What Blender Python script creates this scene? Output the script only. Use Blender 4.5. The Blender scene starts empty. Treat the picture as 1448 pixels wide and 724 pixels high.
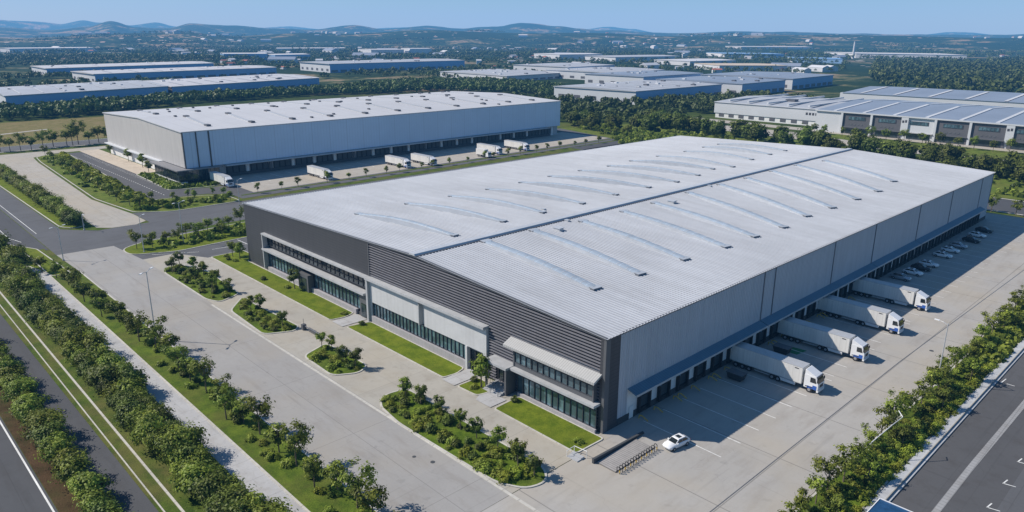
import bpy, bmesh, math, random
import numpy as np
from mathutils import Vector, Matrix
PI = math.pi
scene = bpy.context.scene
C = scene.collection
rnd = random.Random(7)

# ------------------------------------------------------------------ materials
def nodes(name):
    m = bpy.data.materials.new(name); m.use_nodes = True
    nt = m.node_tree; nt.nodes.clear()
    out = nt.nodes.new('ShaderNodeOutputMaterial')
    b = nt.nodes.new('ShaderNodeBsdfPrincipled')
    nt.links.new(b.outputs[0], out.inputs[0])
    return m, nt, b, out

class NB:
    """tiny node builder"""
    def __init__(s, nt):
        s.nt = nt; s.N = nt.nodes; s.L = nt.links
        s.co = s.N.new('ShaderNodeTexCoord').outputs['Object']
        sp = s.N.new('ShaderNodeSeparateXYZ'); s.L.new(s.co, sp.inputs[0]); s.xyz = sp.outputs
    def _in(s, sock, v):
        if isinstance(v, (int, float)): sock.default_value = v
        elif isinstance(v, tuple): sock.default_value = v if len(v) == 4 or sock.type == 'VECTOR' else (*v, 1)
        else: s.L.new(v, sock)
    def math(s, op, a, b=0.0, clamp=False):
        n = s.N.new('ShaderNodeMath'); n.operation = op; n.use_clamp = clamp
        s._in(n.inputs[0], a); s._in(n.inputs[1], b); return n.outputs[0]
    def noise(s, scale, detail=4, rough=.55, vec=None, dist=0.0):
        n = s.N.new('ShaderNodeTexNoise'); n.inputs['Scale'].default_value = scale
        n.inputs['Detail'].default_value = detail; n.inputs['Roughness'].default_value = rough
        n.inputs['Distortion'].default_value = dist
        s.L.new(vec if vec is not None else s.co, n.inputs['Vector']); return n.outputs['Fac']
    def scaled(s, v):
        n = s.N.new('ShaderNodeVectorMath'); n.operation = 'MULTIPLY'
        s.L.new(s.co, n.inputs[0]); n.inputs[1].default_value = v; return n.outputs[0]
    def ramp(s, f, pts):
        n = s.N.new('ShaderNodeValToRGB'); e = n.color_ramp.elements
        while len(e) < len(pts): e.new(0.5)
        for q, (p, c) in zip(e, pts):
            q.position = p; q.color = (c, c, c, 1) if isinstance(c, (int, float)) else (*c, 1)
        s._in(n.inputs[0], f); return n.outputs[0]
    def mix(s, f, a, b, mode='MIX'):
        n = s.N.new('ShaderNodeMix'); n.data_type = 'RGBA'; n.blend_type = mode
        s._in(n.inputs[0], f); s._in(n.inputs[6], a); s._in(n.inputs[7], b); return n.outputs[2]
    def maprange(s, v, a, b, c=0.0, d=1.0):
        n = s.N.new('ShaderNodeMapRange'); s._in(n.inputs[0], v)
        for i, q in enumerate((a, b, c, d)): n.inputs[i + 1].default_value = q
        return n.outputs[0]
    def stripe(s, axis, period, width, off=0.0):
        f = s.math('FRACT', s.math('DIVIDE', s.math('ADD', s.xyz[axis], off), period))
        return s.math('LESS_THAN', f, width / period)
    def bump(s, b, h, strength=.3, dist=.05):
        n = s.N.new('ShaderNodeBump'); n.inputs['Strength'].default_value = strength
        n.inputs['Distance'].default_value = dist
        s.L.new(h, n.inputs['Height']); s.L.new(n.outputs[0], b.inputs['Normal'])

def mul(c, k): return tuple(min(1, x * k) for x in c)
MC = {}
def mat(name, col, rough=.6, var=.12, scale=.6, metal=0.0, stripes=(), bump=0.0, spec=.5, streak=False):
    """plain surface with multi-scale tone variation and optional joints (axis, period, width, tone)"""
    if name in MC: return MC[name]
    m, nt, b, _ = nodes(name); g = NB(nt)
    n1 = g.noise(scale, 5); n2 = g.noise(scale * .07, 3)
    f = g.math('ADD', g.math('MULTIPLY', n1, .5), g.math('MULTIPLY', n2, .5))
    c = g.mix(g.maprange(f, .34, .66), (*mul(col, 1 - var), 1), (*mul(col, 1 + var), 1))
    if streak:
        st = g.noise(.9, 4, .6, g.scaled((1, 1, .07)))
        c = g.mix(g.maprange(st, .42, .72, 0, .34), c, (*mul(col, .6), 1))
    for ax, per, w, tone in stripes:
        c = g.mix(g.math('MULTIPLY', g.stripe(ax, per, w), .9), c, (*mul(col, tone), 1))
    nt.links.new(c, b.inputs['Base Color'])
    b.inputs['Roughness'].default_value = rough; b.inputs['Metallic'].default_value = metal
    b.inputs['Specular IOR Level'].default_value = spec
    if bump: g.bump(b, n1, bump, .03)
    MC[name] = m; return m

def slab_mat(name, col, jx, jy, ox=0, oy=0, var=.10, joint=.5, jw=.16, warm=0.0, lanes=None, patch=.16):
    m, nt, b, _ = nodes(name); g = NB(nt)
    fine = g.noise(2.2, 6, .7); mid = g.noise(.16, 5, .6); big = g.noise(.03, 3)
    dirt = g.noise(.35, 5, .65, g.scaled((.25, 1, 1)) if lanes == 'x' else g.scaled((1, .25, 1)) if lanes == 'y' else None)
    f = g.math('ADD', g.math('MULTIPLY', fine, .25), g.math('ADD', g.math('MULTIPLY', mid, .4), g.math('MULTIPLY', big, .35)))
    c = g.mix(g.maprange(f, .36, .64), (*mul(col, 1 - var), 1), (*mul(col, 1 + var), 1))
    # slab to slab tone
    wn = g.N.new('ShaderNodeTexWhiteNoise'); wn.noise_dimensions = '2D'
    cv = g.N.new('ShaderNodeCombineXYZ')
    g.L.new(g.math('FLOOR', g.math('DIVIDE', g.math('ADD', g.xyz[0], ox), jx)), cv.inputs[0])
    g.L.new(g.math('FLOOR', g.math('DIVIDE', g.math('ADD', g.xyz[1], oy), jy)), cv.inputs[1])
    g.L.new(cv.outputs[0], wn.inputs[0])
    c = g.mix(g.math('MULTIPLY', wn.outputs[0], patch), c, (*mul(col, .72), 1))
    c = g.mix(g.maprange(dirt, .50, .74, 0, .55), c, (*mul((col[0] * 1.0, col[1] * .93, col[2] * .86), .68), 1))
    c = g.mix(g.maprange(g.noise(.5, 3, .5), .64, .72, 0, .28), c, (*mul(col, .55), 1))
    if warm: c = g.mix(g.maprange(g.noise(.05, 3), .45, .62, 0, warm), c, (col[0] * 1.05, col[1] * .97, col[2] * .83, 1))
    ty = g.noise(1.1, 3, .5, g.scaled((.03, 1, 1)), .6) ; tz = g.noise(1.1, 3, .5, g.scaled((1, .03, 1)), .6)
    zone = g.maprange(g.noise(.06, 2), .45, .6)
    c = g.mix(g.math('MULTIPLY', g.math('MULTIPLY', g.maprange(ty, .60, .68), zone), .22), c, (*mul(col, .5), 1))
    c = g.mix(g.math('MULTIPLY', g.math('MULTIPLY', g.maprange(tz, .62, .69), g.math('SUBTRACT', 1.0, zone)), .18), c, (*mul(col, .5), 1))
    cr = g.N.new('ShaderNodeTexVoronoi'); cr.feature = 'DISTANCE_TO_EDGE'; cr.inputs['Scale'].default_value = .07
    dv = g.N.new('ShaderNodeVectorMath'); dv.operation = 'ADD'
    nz = g.N.new('ShaderNodeTexNoise'); nz.inputs['Scale'].default_value = .25; g.L.new(g.co, nz.inputs['Vector'])
    sc = g.N.new('ShaderNodeVectorMath'); sc.operation = 'SCALE'; sc.inputs['Scale'].default_value = 5; g.L.new(nz.outputs['Color'], sc.inputs[0])
    g.L.new(g.co, dv.inputs[0]); g.L.new(sc.outputs[0], dv.inputs[1]); g.L.new(dv.outputs[0], cr.inputs['Vector'])
    c = g.mix(g.math('MULTIPLY', g.math('LESS_THAN', cr.outputs['Distance'], .0028), .14), c, (*mul(col, .5), 1))
    j = g.math('MAXIMUM', g.stripe(0, jx, jw, ox), g.stripe(1, jy, jw, oy))
    c = g.mix(g.math('MULTIPLY', j, joint), c, (*mul(col, .4), 1))
    nt.links.new(c, b.inputs['Base Color']); b.inputs['Roughness'].default_value = .85
    b.inputs['Specular IOR Level'].default_value = .25
    g.bump(b, fine, .15, .02)
    return m

def grass_mat(name, a, bb, dry=.0, drycol=(.16, .13, .05)):
    m, nt, b, _ = nodes(name); g = NB(nt)
    n1 = g.noise(5, 6, .75); n2 = g.noise(.35, 4, .6)
    f = g.math('ADD', g.math('MULTIPLY', n1, .5), g.math('MULTIPLY', n2, .5))
    c = g.mix(g.maprange(f, .41, .58), (*a, 1), (*bb, 1))
    c = g.mix(g.maprange(g.noise(.9, 4, .7), .56, .7, 0, .45), c, (*mul(a, .55), 1))
    if dry: c = g.mix(g.maprange(g.noise(.12, 5, .65), .45, .62, 0, dry), c, (*drycol, 1))
    nt.links.new(c, b.inputs['Base Color']); b.inputs['Roughness'].default_value = .9
    b.inputs['Specular IOR Level'].default_value = .1
    g.bump(b, n1, .8, .12)
    return m

def leaf_mat(name, dark, light, trans=.25):
    m, nt, b, out = nodes(name); g = NB(nt)
    at = g.N.new('ShaderNodeAttribute'); at.attribute_name = 'tint'
    oi = g.N.new('ShaderNodeObjectInfo')
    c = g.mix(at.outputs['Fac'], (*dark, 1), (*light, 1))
    hs = g.N.new('ShaderNodeHueSaturation')
    g.L.new(g.maprange(oi.outputs['Random'], 0, 1, .478, .512), hs.inputs['Hue'])
    g.L.new(g.maprange(oi.outputs['Random'], 0, 1, .75, 1.25), hs.inputs['Value'])
    hs.inputs['Saturation'].default_value = .95
    g.L.new(c, hs.inputs['Color'])
    nt.links.new(hs.outputs[0], b.inputs['Base Color']); b.inputs['Roughness'].default_value = .55
    b.inputs['Specular IOR Level'].default_value = .25
    t = g.N.new('ShaderNodeBsdfTranslucent'); g.L.new(hs.outputs[0], t.inputs[0])
    ms = g.N.new('ShaderNodeMixShader'); ms.inputs[0].default_value = trans
    g.L.new(b.outputs[0], ms.inputs[1]); g.L.new(t.outputs[0], ms.inputs[2]); g.L.new(ms.outputs[0], out.inputs[0])
    return m

def glass_mat(name, col, rough=.06, var=.5, cell=1.5):
    m, nt, b, _ = nodes(name); g = NB(nt)
    wn = g.N.new('ShaderNodeTexWhiteNoise'); wn.noise_dimensions = '3D'
    cv = g.N.new('ShaderNodeCombineXYZ')
    for i in range(3): g.L.new(g.math('FLOOR', g.math('DIVIDE', g.xyz[i], cell if i < 2 else 3.0)), cv.inputs[i])
    g.L.new(cv.outputs[0], wn.inputs[0])
    c = g.mix(wn.outputs[0], (*mul(col, 1 - var), 1), (*mul(col, 1 + var), 1))
    c = g.mix(g.maprange(g.noise(.6, 3), .45, .65), c, (*mul(col, .5), 1))
    nt.links.new(c, b.inputs['Base Color']); b.inputs['Roughness'].default_value = rough
    b.inputs['Specular IOR Level'].default_value = .9; b.inputs['Metallic'].default_value = .35
    return m

M = dict(
 yard=slab_mat('yard_concrete', (.385, .37, .345), 24, 16.2, 2.3, 3, warm=.5, lanes='y', joint=.6, jw=.17),
 front=slab_mat('front_concrete', (.335, .325, .31), 22, 7.3, 4, 5.5, lanes='x', joint=.35, jw=.13, warm=.4),
 lane=slab_mat('lane_concrete', (.39, .37, .325), 9, 15, 0, 5.6, warm=.4, joint=.35, jw=.1),
 walk=slab_mat('walk_concrete', (.43, .43, .43), 5, 50, 0, 4, joint=.3, jw=.12),
 farconc=slab_mat('far_concrete', (.40, .375, .33), 14, 12, 0, 0, warm=.4, joint=.3, jw=.15),
 beige=slab_mat('beige_paving', (.52, .45, .36), 4, 4, 0, 0, joint=.2, jw=.08),
 asphalt=slab_mat('asphalt', (.085, .087, .092), 60, 7.5, 0, 0, lanes='x', joint=.2, jw=.1, patch=.3),
 asphalt_y=slab_mat('asphalt_road', (.118, .12, .126), 9.5, 70, 0, 0, lanes='y', joint=.25, jw=.1, patch=.3),
 asphalt_d=slab_mat('dark_asphalt', (.10, .10, .103), 40, 60, 0, 0, joint=.1, patch=.25),
 kerb=mat('kerb_concrete', (.50, .48, .43), .8, .18, 1.2, stripes=((0, 3, .12, .6),)),
 kerbw=mat('wall_concrete', (.42, .43, .44), .8, .2, .8),
 paint=mat('road_paint', (.70, .70, .67), .7, .25, 1.5),
 striplawn=grass_mat('strip_lawn', (.055, .095, .012), (.125, .175, .02), .45, (.13, .12, .035)),
 lawn=grass_mat('lawn', (.08, .125, .010), (.165, .205, .018), .25, (.17, .17, .03)),
 verge=grass_mat('verge_grass', (.04, .075, .012), (.10, .14, .02), .5),
 meadow=grass_mat('meadow', (.07, .11, .015), (.15, .19, .03), .5, (.16, .15, .04)),
 drygrass=grass_mat('dry_field', (.13, .12, .035), (.20, .17, .06), .6, (.24, .18, .09)),
 soil=grass_mat('planting_soil', (.05, .032, .014), (.10, .06, .03), .4, (.05, .07, .015)),
 bed=grass_mat('bed_cover', (.06, .105, .010), (.14, .20, .02), .25, (.08, .06, .03)),
 dark_clad=mat('dark_cladding', (.058, .060, .068), .5, .08, .5, stripes=((2, .62, .07, .55),), streak=True),
 louvre=mat('louvre_blade', (.21, .21, .235), .4, .12, .5, metal=.2),
 louvre_gap=mat('louvre_backing', (.018, .019, .022), .7),
 trim=mat('dark_trim', (.11, .113, .12), .5),
 white_wall=mat('white_wall', (.54, .545, .55), .8, .07, .5, streak=True, stripes=((0, 4.6, .03, .75),)),
 slab=mat('canopy_slab', (.42, .43, .44), .7, .12, .7, streak=True),
 plinth=mat('plinth', (.37, .355, .37), .8, .12, .6, stripes=((0, 1.2, .05, .7),)),
 glass=glass_mat('office_glass', (.13, .22, .265)),
 glass_d=glass_mat('dark_glass', (.045, .065, .075)),
 mullion=mat('mullion', (.055, .06, .07), .4),
 side=mat('side_cladding', (.47, .50, .55), .5, .06, .25, stripes=((1, .6, .13, .78),), streak=True),
 downpipe=mat('downpipe', (.17, .18, .20), .5),
 roof_dark=mat('canopy_roof', (.10, .19, .26), .45, .12, .5, stripes=((1, .6, .1, .7),)),
 dock_wall=mat('dock_wall', (.72, .72, .71), .8, .1, .5),
 dock_base=mat('dock_base', (.06, .065, .07), .8),
 dock_door=mat('dock_door', (.04, .055, .065), .5, .25, .7, stripes=((2, .55, .05, .5),)),
 seal=mat('dock_seal', (.02, .02, .022), .8),
 yellow=mat('yellow_paint', (.62, .40, .05), .6),
 white_paint=mat('white_paint', (.80, .80, .79), .35, .04),
 galv=mat('galvanised', (.55, .56, .57), .4, .08, 1, metal=.3),
 black=mat('black_rubber', (.018, .018, .02), .7),
 rim=mat('wheel_rim', (.45, .45, .46), .35, metal=.6),
 trailer=mat('trailer_skin', (.74, .73, .70), .5, .08, .4, stripes=((0, 1.15, .05, .72),), streak=True),
 cabw=mat('cab_paint', (.78, .79, .80), .25, .03),
 cabb=mat('cab_blue', (.03, .11, .42), .3, .05),
 carglass=mat('car_glass', (.02, .026, .03), .06, .1, spec=.9),
 chassis=mat('chassis', (.04, .042, .046), .6),
 lamp=mat('head_lamp', (.7, .72, .74), .15),
 redl=mat('tail_lamp', (.45, .03, .02), .3),
 trunk=mat('bark', (.16, .125, .09), .9, .3, 3),
 leaf=leaf_mat('leaf', (.045, .078, .008), (.34, .41, .04), .36),
 leaf_d=leaf_mat('leaf_dark', (.026, .050, .008), (.19, .245, .03), .32),
 leaf_y=leaf_mat('leaf_yellow', (.08, .13, .008), (.38, .44, .03), .34),
 leaf_f=leaf_mat('leaf_far', (.022, .045, .010), (.12, .165, .028), .14),
 b2white=mat('pale_cladding', (.52, .50, .48), .5, .04, .2, stripes=((0, 6.0, .12, .88),), streak=True),
 b2side=mat('shade_tinted_cladding', (.52, .63, .76), .45, .06, .15, stripes=((1, 9.0, .3, .72), (1, 1.5, .18, .92))),  # pale cladding again, with the long side's bluish shade put into the colour
 b2roof=mat('white_roof', (.52, .52, .53), .6, .06, .1, stripes=((1, 6.6, .35, .88),)),
 bluewall=mat('blue_wall', (.22, .38, .62), .5, .08, .05),
 grey_roof=mat('grey_roof', (.40, .42, .45), .6, .1, .05),
 solar=mat('blue_grey_roof', (.25, .29, .355), .45, .12, .05),
 bay=mat('bay_cladding', (.10, .10, .108), .6, .1, .3),
 whitefar=mat('far_white', (.54, .56, .585), .7, .08, .05),
 vent=mat('roof_vent', (.10, .105, .12), .6),
 skyl=mat('skylight_pane', (.33, .39, .455), .4, .14, .6, stripes=((0, 2.6, .14, 1.3),)),
 curbw=mat('skylight_curb', (.47, .49, .52), .5),
 bluepan=mat('blue_panel', (.02, .07, .16), .3, .35, 1.2),
 wood=mat('deck_plank', (.33, .315, .30), .8, .2, 1.0, stripes=((1, .42, .09, .5),)),
 red=mat('red_tile', (.35, .12, .07), .8),
 signink=mat('sign_ink', (.05, .05, .06), .6),
 greenp=mat('green_paint', (.03, .18, .06), .7),
)
def roof_mat(name, col):
    m, nt, b, _ = nodes(name); g = NB(nt)
    n2 = g.noise(.05, 4, .6); n1 = g.noise(.5, 5)
    pan = g.noise(.8, 2, .5, g.scaled((.05, .6, 1)))
    f = g.math('ADD', g.math('MULTIPLY', n1, .3), g.math('MULTIPLY', n2, .7))
    c = g.mix(g.maprange(f, .36, .64), (*mul(col, .90), 1), (*mul(col, 1.07), 1))
    c = g.mix(g.maprange(pan, .4, .7, 0, .16), c, (*mul(col, .7), 1))
    wn = g.N.new('ShaderNodeTexWhiteNoise'); wn.noise_dimensions = '2D'; cv = g.N.new('ShaderNodeCombineXYZ')
    g.L.new(g.math('FLOOR', g.math('DIVIDE', g.math('ADD', g.xyz[0], 3), 20.2)), cv.inputs[0]); g.L.new(g.math('FLOOR', g.math('DIVIDE', g.xyz[1], 1.56)), cv.inputs[1]); g.L.new(cv.outputs[0], wn.inputs[0])
    c = g.mix(g.math('MULTIPLY', wn.outputs[0], .13), c, (*mul(col, .55), 1))
    c = g.mix(g.maprange(g.noise(.25, 4, .6, g.scaled((.12, 1, 1))), .52, .72, 0, .22), c, (col[0] * .62, col[1] * .6, col[2] * .57, 1))
    c = g.mix(g.math('MULTIPLY', g.stripe(1, .78, .26), .34), c, (*mul(col, .42), 1))
    c = g.mix(g.math('MULTIPLY', g.stripe(0, 10.1, .08, 3), .12), c, (*mul(col, .4), 1))
    nt.links.new(c, b.inputs['Base Color']); b.inputs['Roughness'].default_value = .7
    b.inputs['Specular IOR Level'].default_value = .2
    return m
M['roof'] = roof_mat('metal_roof', (.465, .485, .52))

# ------------------------------------------------------------------ mesh helper
class MB:
    def __init__(s): s.v = []; s.f = []; s.mi = []
    def add(s, vs, fs, mi=0):
        o = len(s.v); s.v += [tuple(p) for p in vs]; s.f += [tuple(i + o for i in f) for f in fs]; s.mi += [mi] * len(fs); return s
    def box(s, x0, x1, y0, y1, z0, z1, mi=0):
        x0, x1 = sorted((x0, x1)); y0, y1 = sorted((y0, y1)); z0, z1 = sorted((z0, z1))
        return s.add([(x0, y0, z0), (x1, y0, z0), (x1, y1, z0), (x0, y1, z0), (x0, y0, z1), (x1, y0, z1), (x1, y1, z1), (x0, y1, z1)],
              [(0, 3, 2, 1), (4, 5, 6, 7), (0, 1, 5, 4), (1, 2, 6, 5), (2, 3, 7, 6), (3, 0, 4, 7)], mi)
    def prism(s, poly, z0, z1, mi=0):
        """vertical prism over a plan polygon; z may be a number"""
        a = sum(poly[i][0] * poly[(i + 1) % len(poly)][1] - poly[(i + 1) % len(poly)][0] * poly[i][1] for i in range(len(poly)))
        if a < 0: poly = poly[::-1]
        n = len(poly)
        return s.add([(x, y, z0) for x, y in poly] + [(x, y, z1) for x, y in poly],
              [tuple(range(n - 1, -1, -1)), tuple(range(n, 2 * n))] + [(i, (i + 1) % n, n + (i + 1) % n, n + i) for i in range(n)], mi)
    def extrude(s, prof, a0, a1, axis='y', mi=0):
        """profile [(p,z)] extruded along an axis"""
        n = len(prof)
        if axis == 'y': vs = [(p, a0, z) for p, z in prof] + [(p, a1, z) for p, z in prof]
        else: vs = [(a0, p, z) for p, z in prof] + [(a1, p, z) for p, z in prof]
        return s.add(vs, [tuple(range(n)), tuple(range(2 * n - 1, n - 1, -1))] + [(i, n + i, n + (i + 1) % n, (i + 1) % n) for i in range(n)], mi)
    def tube(s, pts, r, n=8, mi=0):
        if isinstance(r, (int, float)): r = [r] * len(pts)
        vs = []; fs = []
        P = [Vector(p) for p in pts]
        for i, p in enumerate(P):
            d = (P[min(i + 1, len(P) - 1)] - P[max(i - 1, 0)]).normalized()
            a = d.cross(Vector((0, 0, 1)))
            if a.length < 1e-3: a = Vector((1, 0, 0))
            a.normalize(); b = d.cross(a)
            for k in range(n):
                t = 2 * PI * k / n; vs.append(p + (a * math.cos(t) + b * math.sin(t)) * r[i])
        for i in range(len(P) - 1):
            for k in range(n): fs.append((i * n + k, i * n + (k + 1) % n, (i + 1) * n + (k + 1) % n, (i + 1) * n + k))
        fs.append(tuple(range(n - 1, -1, -1))); fs.append(tuple(range((len(P) - 1) * n, len(P) * n)))
        return s.add(vs, fs, mi)
    def build(s, name, mats, parent=None, loc=None, smooth=False, bevel=0.0):
        me = bpy.data.meshes.new(name); me.from_pydata(s.v, [], s.f); me.update()
        bm = bmesh.new(); bm.from_mesh(me)
        if bevel:
            bmesh.ops.remove_doubles(bm, verts=bm.verts, dist=1e-4)
            es = [e for e in bm.edges if len(e.link_faces) == 2 and e.calc_face_angle(0) > .5]
            bmesh.ops.bevel(bm, geom=es, offset=bevel, segments=2, affect='EDGES', clamp_overlap=True)
        bmesh.ops.recalc_face_normals(bm, faces=bm.faces); 
        if not bevel:
            bm.faces.ensure_lookup_table()
        bm.to_mesh(me); bm.free()
        if not isinstance(mats, (list, tuple)): mats = [mats]
        for m in mats: me.materials.append(m)
        if not bevel:
            for p, i in zip(me.polygons, s.mi): p.material_index = i
        if smooth:
            for p in me.polygons: p.use_smooth = True
        o = bpy.data.objects.new(name, me); C.objects.link(o)
        if parent is not None: o.parent = parent
        if loc: o.location = loc
        return o

def box(name, m, a, parent=None, **k): return MB().box(*a).build(name, m, parent, **k)
def tag(o, label=None, cat=None, group=None, kind=None):
    if label: o['label'] = label
    if cat: o['category'] = cat
    if group: o['group'] = group
    if kind: o['kind'] = kind
    return o
def empty(name, loc=(0, 0, 0), rz=0, label=None, cat=None, group=None):
    o = bpy.data.objects.new(name, None); C.objects.link(o); o.empty_display_size = .5
    o.location = loc; o.rotation_euler.z = rz; return tag(o, label, cat, group)
KIDS = {}
def kids(o):
    return [c for c in o.children]
def copy_tree(o, parent=None):
    c = o.copy(); C.objects.link(c); c.parent = parent
    for ch in list(o.children): copy_tree(ch, c)
    return c
USED = set()
def place(proto, loc, rz=0, sc=1.0, label=None, group=None, szz=None):
    o = proto if proto.name not in USED else copy_tree(proto)
    if o is proto: USED.add(proto.name)
    o.location = loc; o.rotation_euler.z = rz
    o.scale = (sc, sc, sc * (szz or 1))
    if label: o['label'] = label
    if group: o['group'] = group
    return o
def sheet(name, poly, z, m, parent=None):
    a = sum(poly[i][0] * poly[(i + 1) % len(poly)][1] - poly[(i + 1) % len(poly)][0] * poly[i][1] for i in range(len(poly)))
    if a < 0: poly = poly[::-1]
    o = MB().add([(x, y, z) for x, y in poly], [tuple(range(len(poly)))]).build(name, m, parent)
    return tag(o, kind='structure') if parent is None else o
def rect(x0, x1, y0, y1): return [(x0, y0), (x1, y0), (x1, y1), (x0, y1)]
def rounded(poly, r=1.2, n=4):
    out = []
    N = len(poly)
    for i in range(N):
        p = Vector(poly[i]); a = (Vector(poly[i - 1]) - p); b = (Vector(poly[(i + 1) % N]) - p)
        k = min(r, a.length * .45, b.length * .45)
        A = p + a.normalized() * k; B = p + b.normalized() * k
        for j in range(n + 1):
            t = j / n; q = A * (1 - t) ** 2 + p * 2 * t * (1 - t) + B * t * t; out.append((q.x, q.y))
    return out
def inset(poly, d):
    N = len(poly); a = sum(poly[i][0] * poly[(i + 1) % N][1] - poly[(i + 1) % N][0] * poly[i][1] for i in range(N))
    s = 1 if a > 0 else -1; out = []
    for i in range(N):
        p = Vector(poly[i]); e1 = (p - Vector(poly[i - 1])).normalized(); e2 = (Vector(poly[(i + 1) % N]) - p).normalized()
        n1 = Vector((-e1.y, e1.x)) * s; n2 = Vector((-e2.y, e2.x)) * s
        nn = (n1 + n2); nn = nn.normalized() if nn.length > 1e-4 else n1
        k = d / max(.35, nn.dot(n1)); q = p + nn * k; out.append((q.x, q.y))
    return out
def kerbed(name, poly, grassm, kerb=.3, hk=.14, hg=.12, r=1.5, kind='structure', kmat=None):
    """a raised planting island: kerb ring and its turf"""
    P = rounded(poly, r); Q = inset(P, kerb); n = len(P)
    a = MB(); a.add([(x, y, 0) for x, y in P] + [(x, y, hk) for x, y in P] + [(x, y, hk) for x, y in Q] + [(x, y, 0) for x, y in Q],
        [(i, (i + 1) % n, n + (i + 1) % n, n + i) for i in range(n)] + [(n + i, n + (i + 1) % n, 2 * n + (i + 1) % n, 2 * n + i) for i in range(n)]
        + [(2 * n + i, 2 * n + (i + 1) % n, 3 * n + (i + 1) % n, 3 * n + i) for i in range(n)])
    k = a.build('kerb', kmat or M['kerb']); tag(k, kind='structure')
    g = sheet(name, Q, hg, grassm)
    return Q
def inside(p, poly):
    x, y = p; c = False; n = len(poly)
    for i in range(n):
        x1, y1 = poly[i]; x2, y2 = poly[(i + 1) % n]
        if (y1 > y) != (y2 > y) and x < (x2 - x1) * (y - y1) / (y2 - y1) + x1: c = not c
    return c
def lines(name, segs, w, z, m=None):
    a = MB()
    for x0, y0, x1, y1 in segs:
        d = Vector((x1 - x0, y1 - y0)).normalized(); n = Vector((-d.y, d.x)) * w / 2
        a.add([(x0 - n.x, y0 - n.y, z), (x1 - n.x, y1 - n.y, z), (x1 + n.x, y1 + n.y, z), (x0 + n.x, y0 + n.y, z)], [(0, 1, 2, 3)])
    return tag(a.build(name, m or M['paint']), kind='structure')

# ------------------------------------------------------------------ camera, world, sun
S_YAW, S_PIT, S_ROL = 2.3759, .2946, .0053
fw = Vector((math.cos(S_YAW) * math.cos(S_PIT), math.sin(S_YAW) * math.cos(S_PIT), -math.sin(S_PIT)))
r0 = Vector((math.sin(S_YAW), -math.cos(S_YAW), 0)); u0 = r0.cross(fw)
rr = r0 * math.cos(S_ROL) + u0 * math.sin(S_ROL); uu = u0 * math.cos(S_ROL) - r0 * math.sin(S_ROL)
cam = bpy.data.objects.new('camera', bpy.data.cameras.new('camera')); C.objects.link(cam)
mw = Matrix((rr, uu, -fw)).transposed().to_4x4(); mw.translation = Vector((60.885, -77.75, 57.785)); cam.matrix_world = mw
cam.data.sensor_width = 36; cam.data.lens = 1028.6 / 1448 * 36; cam.data.clip_end = 60000; cam.data.clip_start = .5
scene.camera = cam
scene.view_settings.view_transform = 'Standard'; scene.view_settings.look = 'None'; scene.view_settings.exposure = 0
SUN = Vector((-13.3, -10.7, 15.6)).normalized()
sd = bpy.data.lights.new('sun', 'SUN'); so = bpy.data.objects.new('sun', sd); C.objects.link(so)
so.rotation_euler = SUN.to_track_quat('Z', 'Y').to_euler(); sd.energy = 5.2; sd.angle = math.radians(.53); sd.color = (1, .96, .89)
w = bpy.data.worlds.new('World'); scene.world = w; w.use_nodes = True
nt = w.node_tree; nt.nodes.clear()
sky = nt.nodes.new('ShaderNodeTexSky'); sky.sky_type = 'NISHITA'; sky.sun_disc = False
sky.sun_elevation = math.asin(SUN.z); sky.sun_rotation = math.atan2(SUN.x, SUN.y)
sky.air_density = 1.0; sky.dust_density = .3; sky.ozone_density = 4.0; sky.altitude = 60
bg = nt.nodes.new('ShaderNodeBackground'); bg.inputs[1].default_value = .090
wo = nt.nodes.new('ShaderNodeOutputWorld'); tn = nt.nodes.new('ShaderNodeMix'); tn.data_type = 'RGBA'; tn.blend_type = 'MULTIPLY'; tn.inputs[0].default_value = 1
tn.inputs[7].default_value = (.68, .95, 1.10, 1); nt.links.new(sky.outputs[0], tn.inputs[6]); nt.links.new(tn.outputs[2], bg.inputs[0]); nt.links.new(bg.outputs[0], wo.inputs[0])
scene.cycles.use_denoising = True; scene.cycles.caustics_reflective = False
scene.cycles.max_bounces = 5; scene.cycles.volume_bounces = 0; scene.cycles.diffuse_bounces = 3
scene.cycles.transparent_max_bounces = 6

# haze: one thin volume over the country, glowing blue in place of scattered light
hz = MB().box(-19000, 15000, -15000, 19000, -40, 700).build('haze', None)
hz.data.materials.clear()
hm = bpy.data.materials.new('haze'); hm.use_nodes = True; hn = hm.node_tree; hn.nodes.clear()
ho = hn.nodes.new('ShaderNodeOutputMaterial'); hv = hn.nodes.new('ShaderNodeVolumeAbsorption'); he = hn.nodes.new('ShaderNodeEmission'); ha = hn.nodes.new('ShaderNodeAddShader')
AIR = (.30, .50, .69); EXT = (3.0e-5, 6.8e-5, 1.15e-4)      # air light and extinction per metre
hv.inputs['Color'].default_value = (*(1 - e / 1e-4 for e in EXT), 1); hv.inputs['Density'].default_value = 1e-4
he.inputs['Color'].default_value = (*(a * e / 1e-4 for a, e in zip(AIR, EXT)), 1); he.inputs['Strength'].default_value = 1e-4
hn.links.new(hv.outputs[0], ha.inputs[0]); hn.links.new(he.outputs[0], ha.inputs[1]); hn.links.new(ha.outputs[0], ho.inputs['Volume']); hz.data.materials.append(hm); tag(hz, kind='structure')

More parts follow.
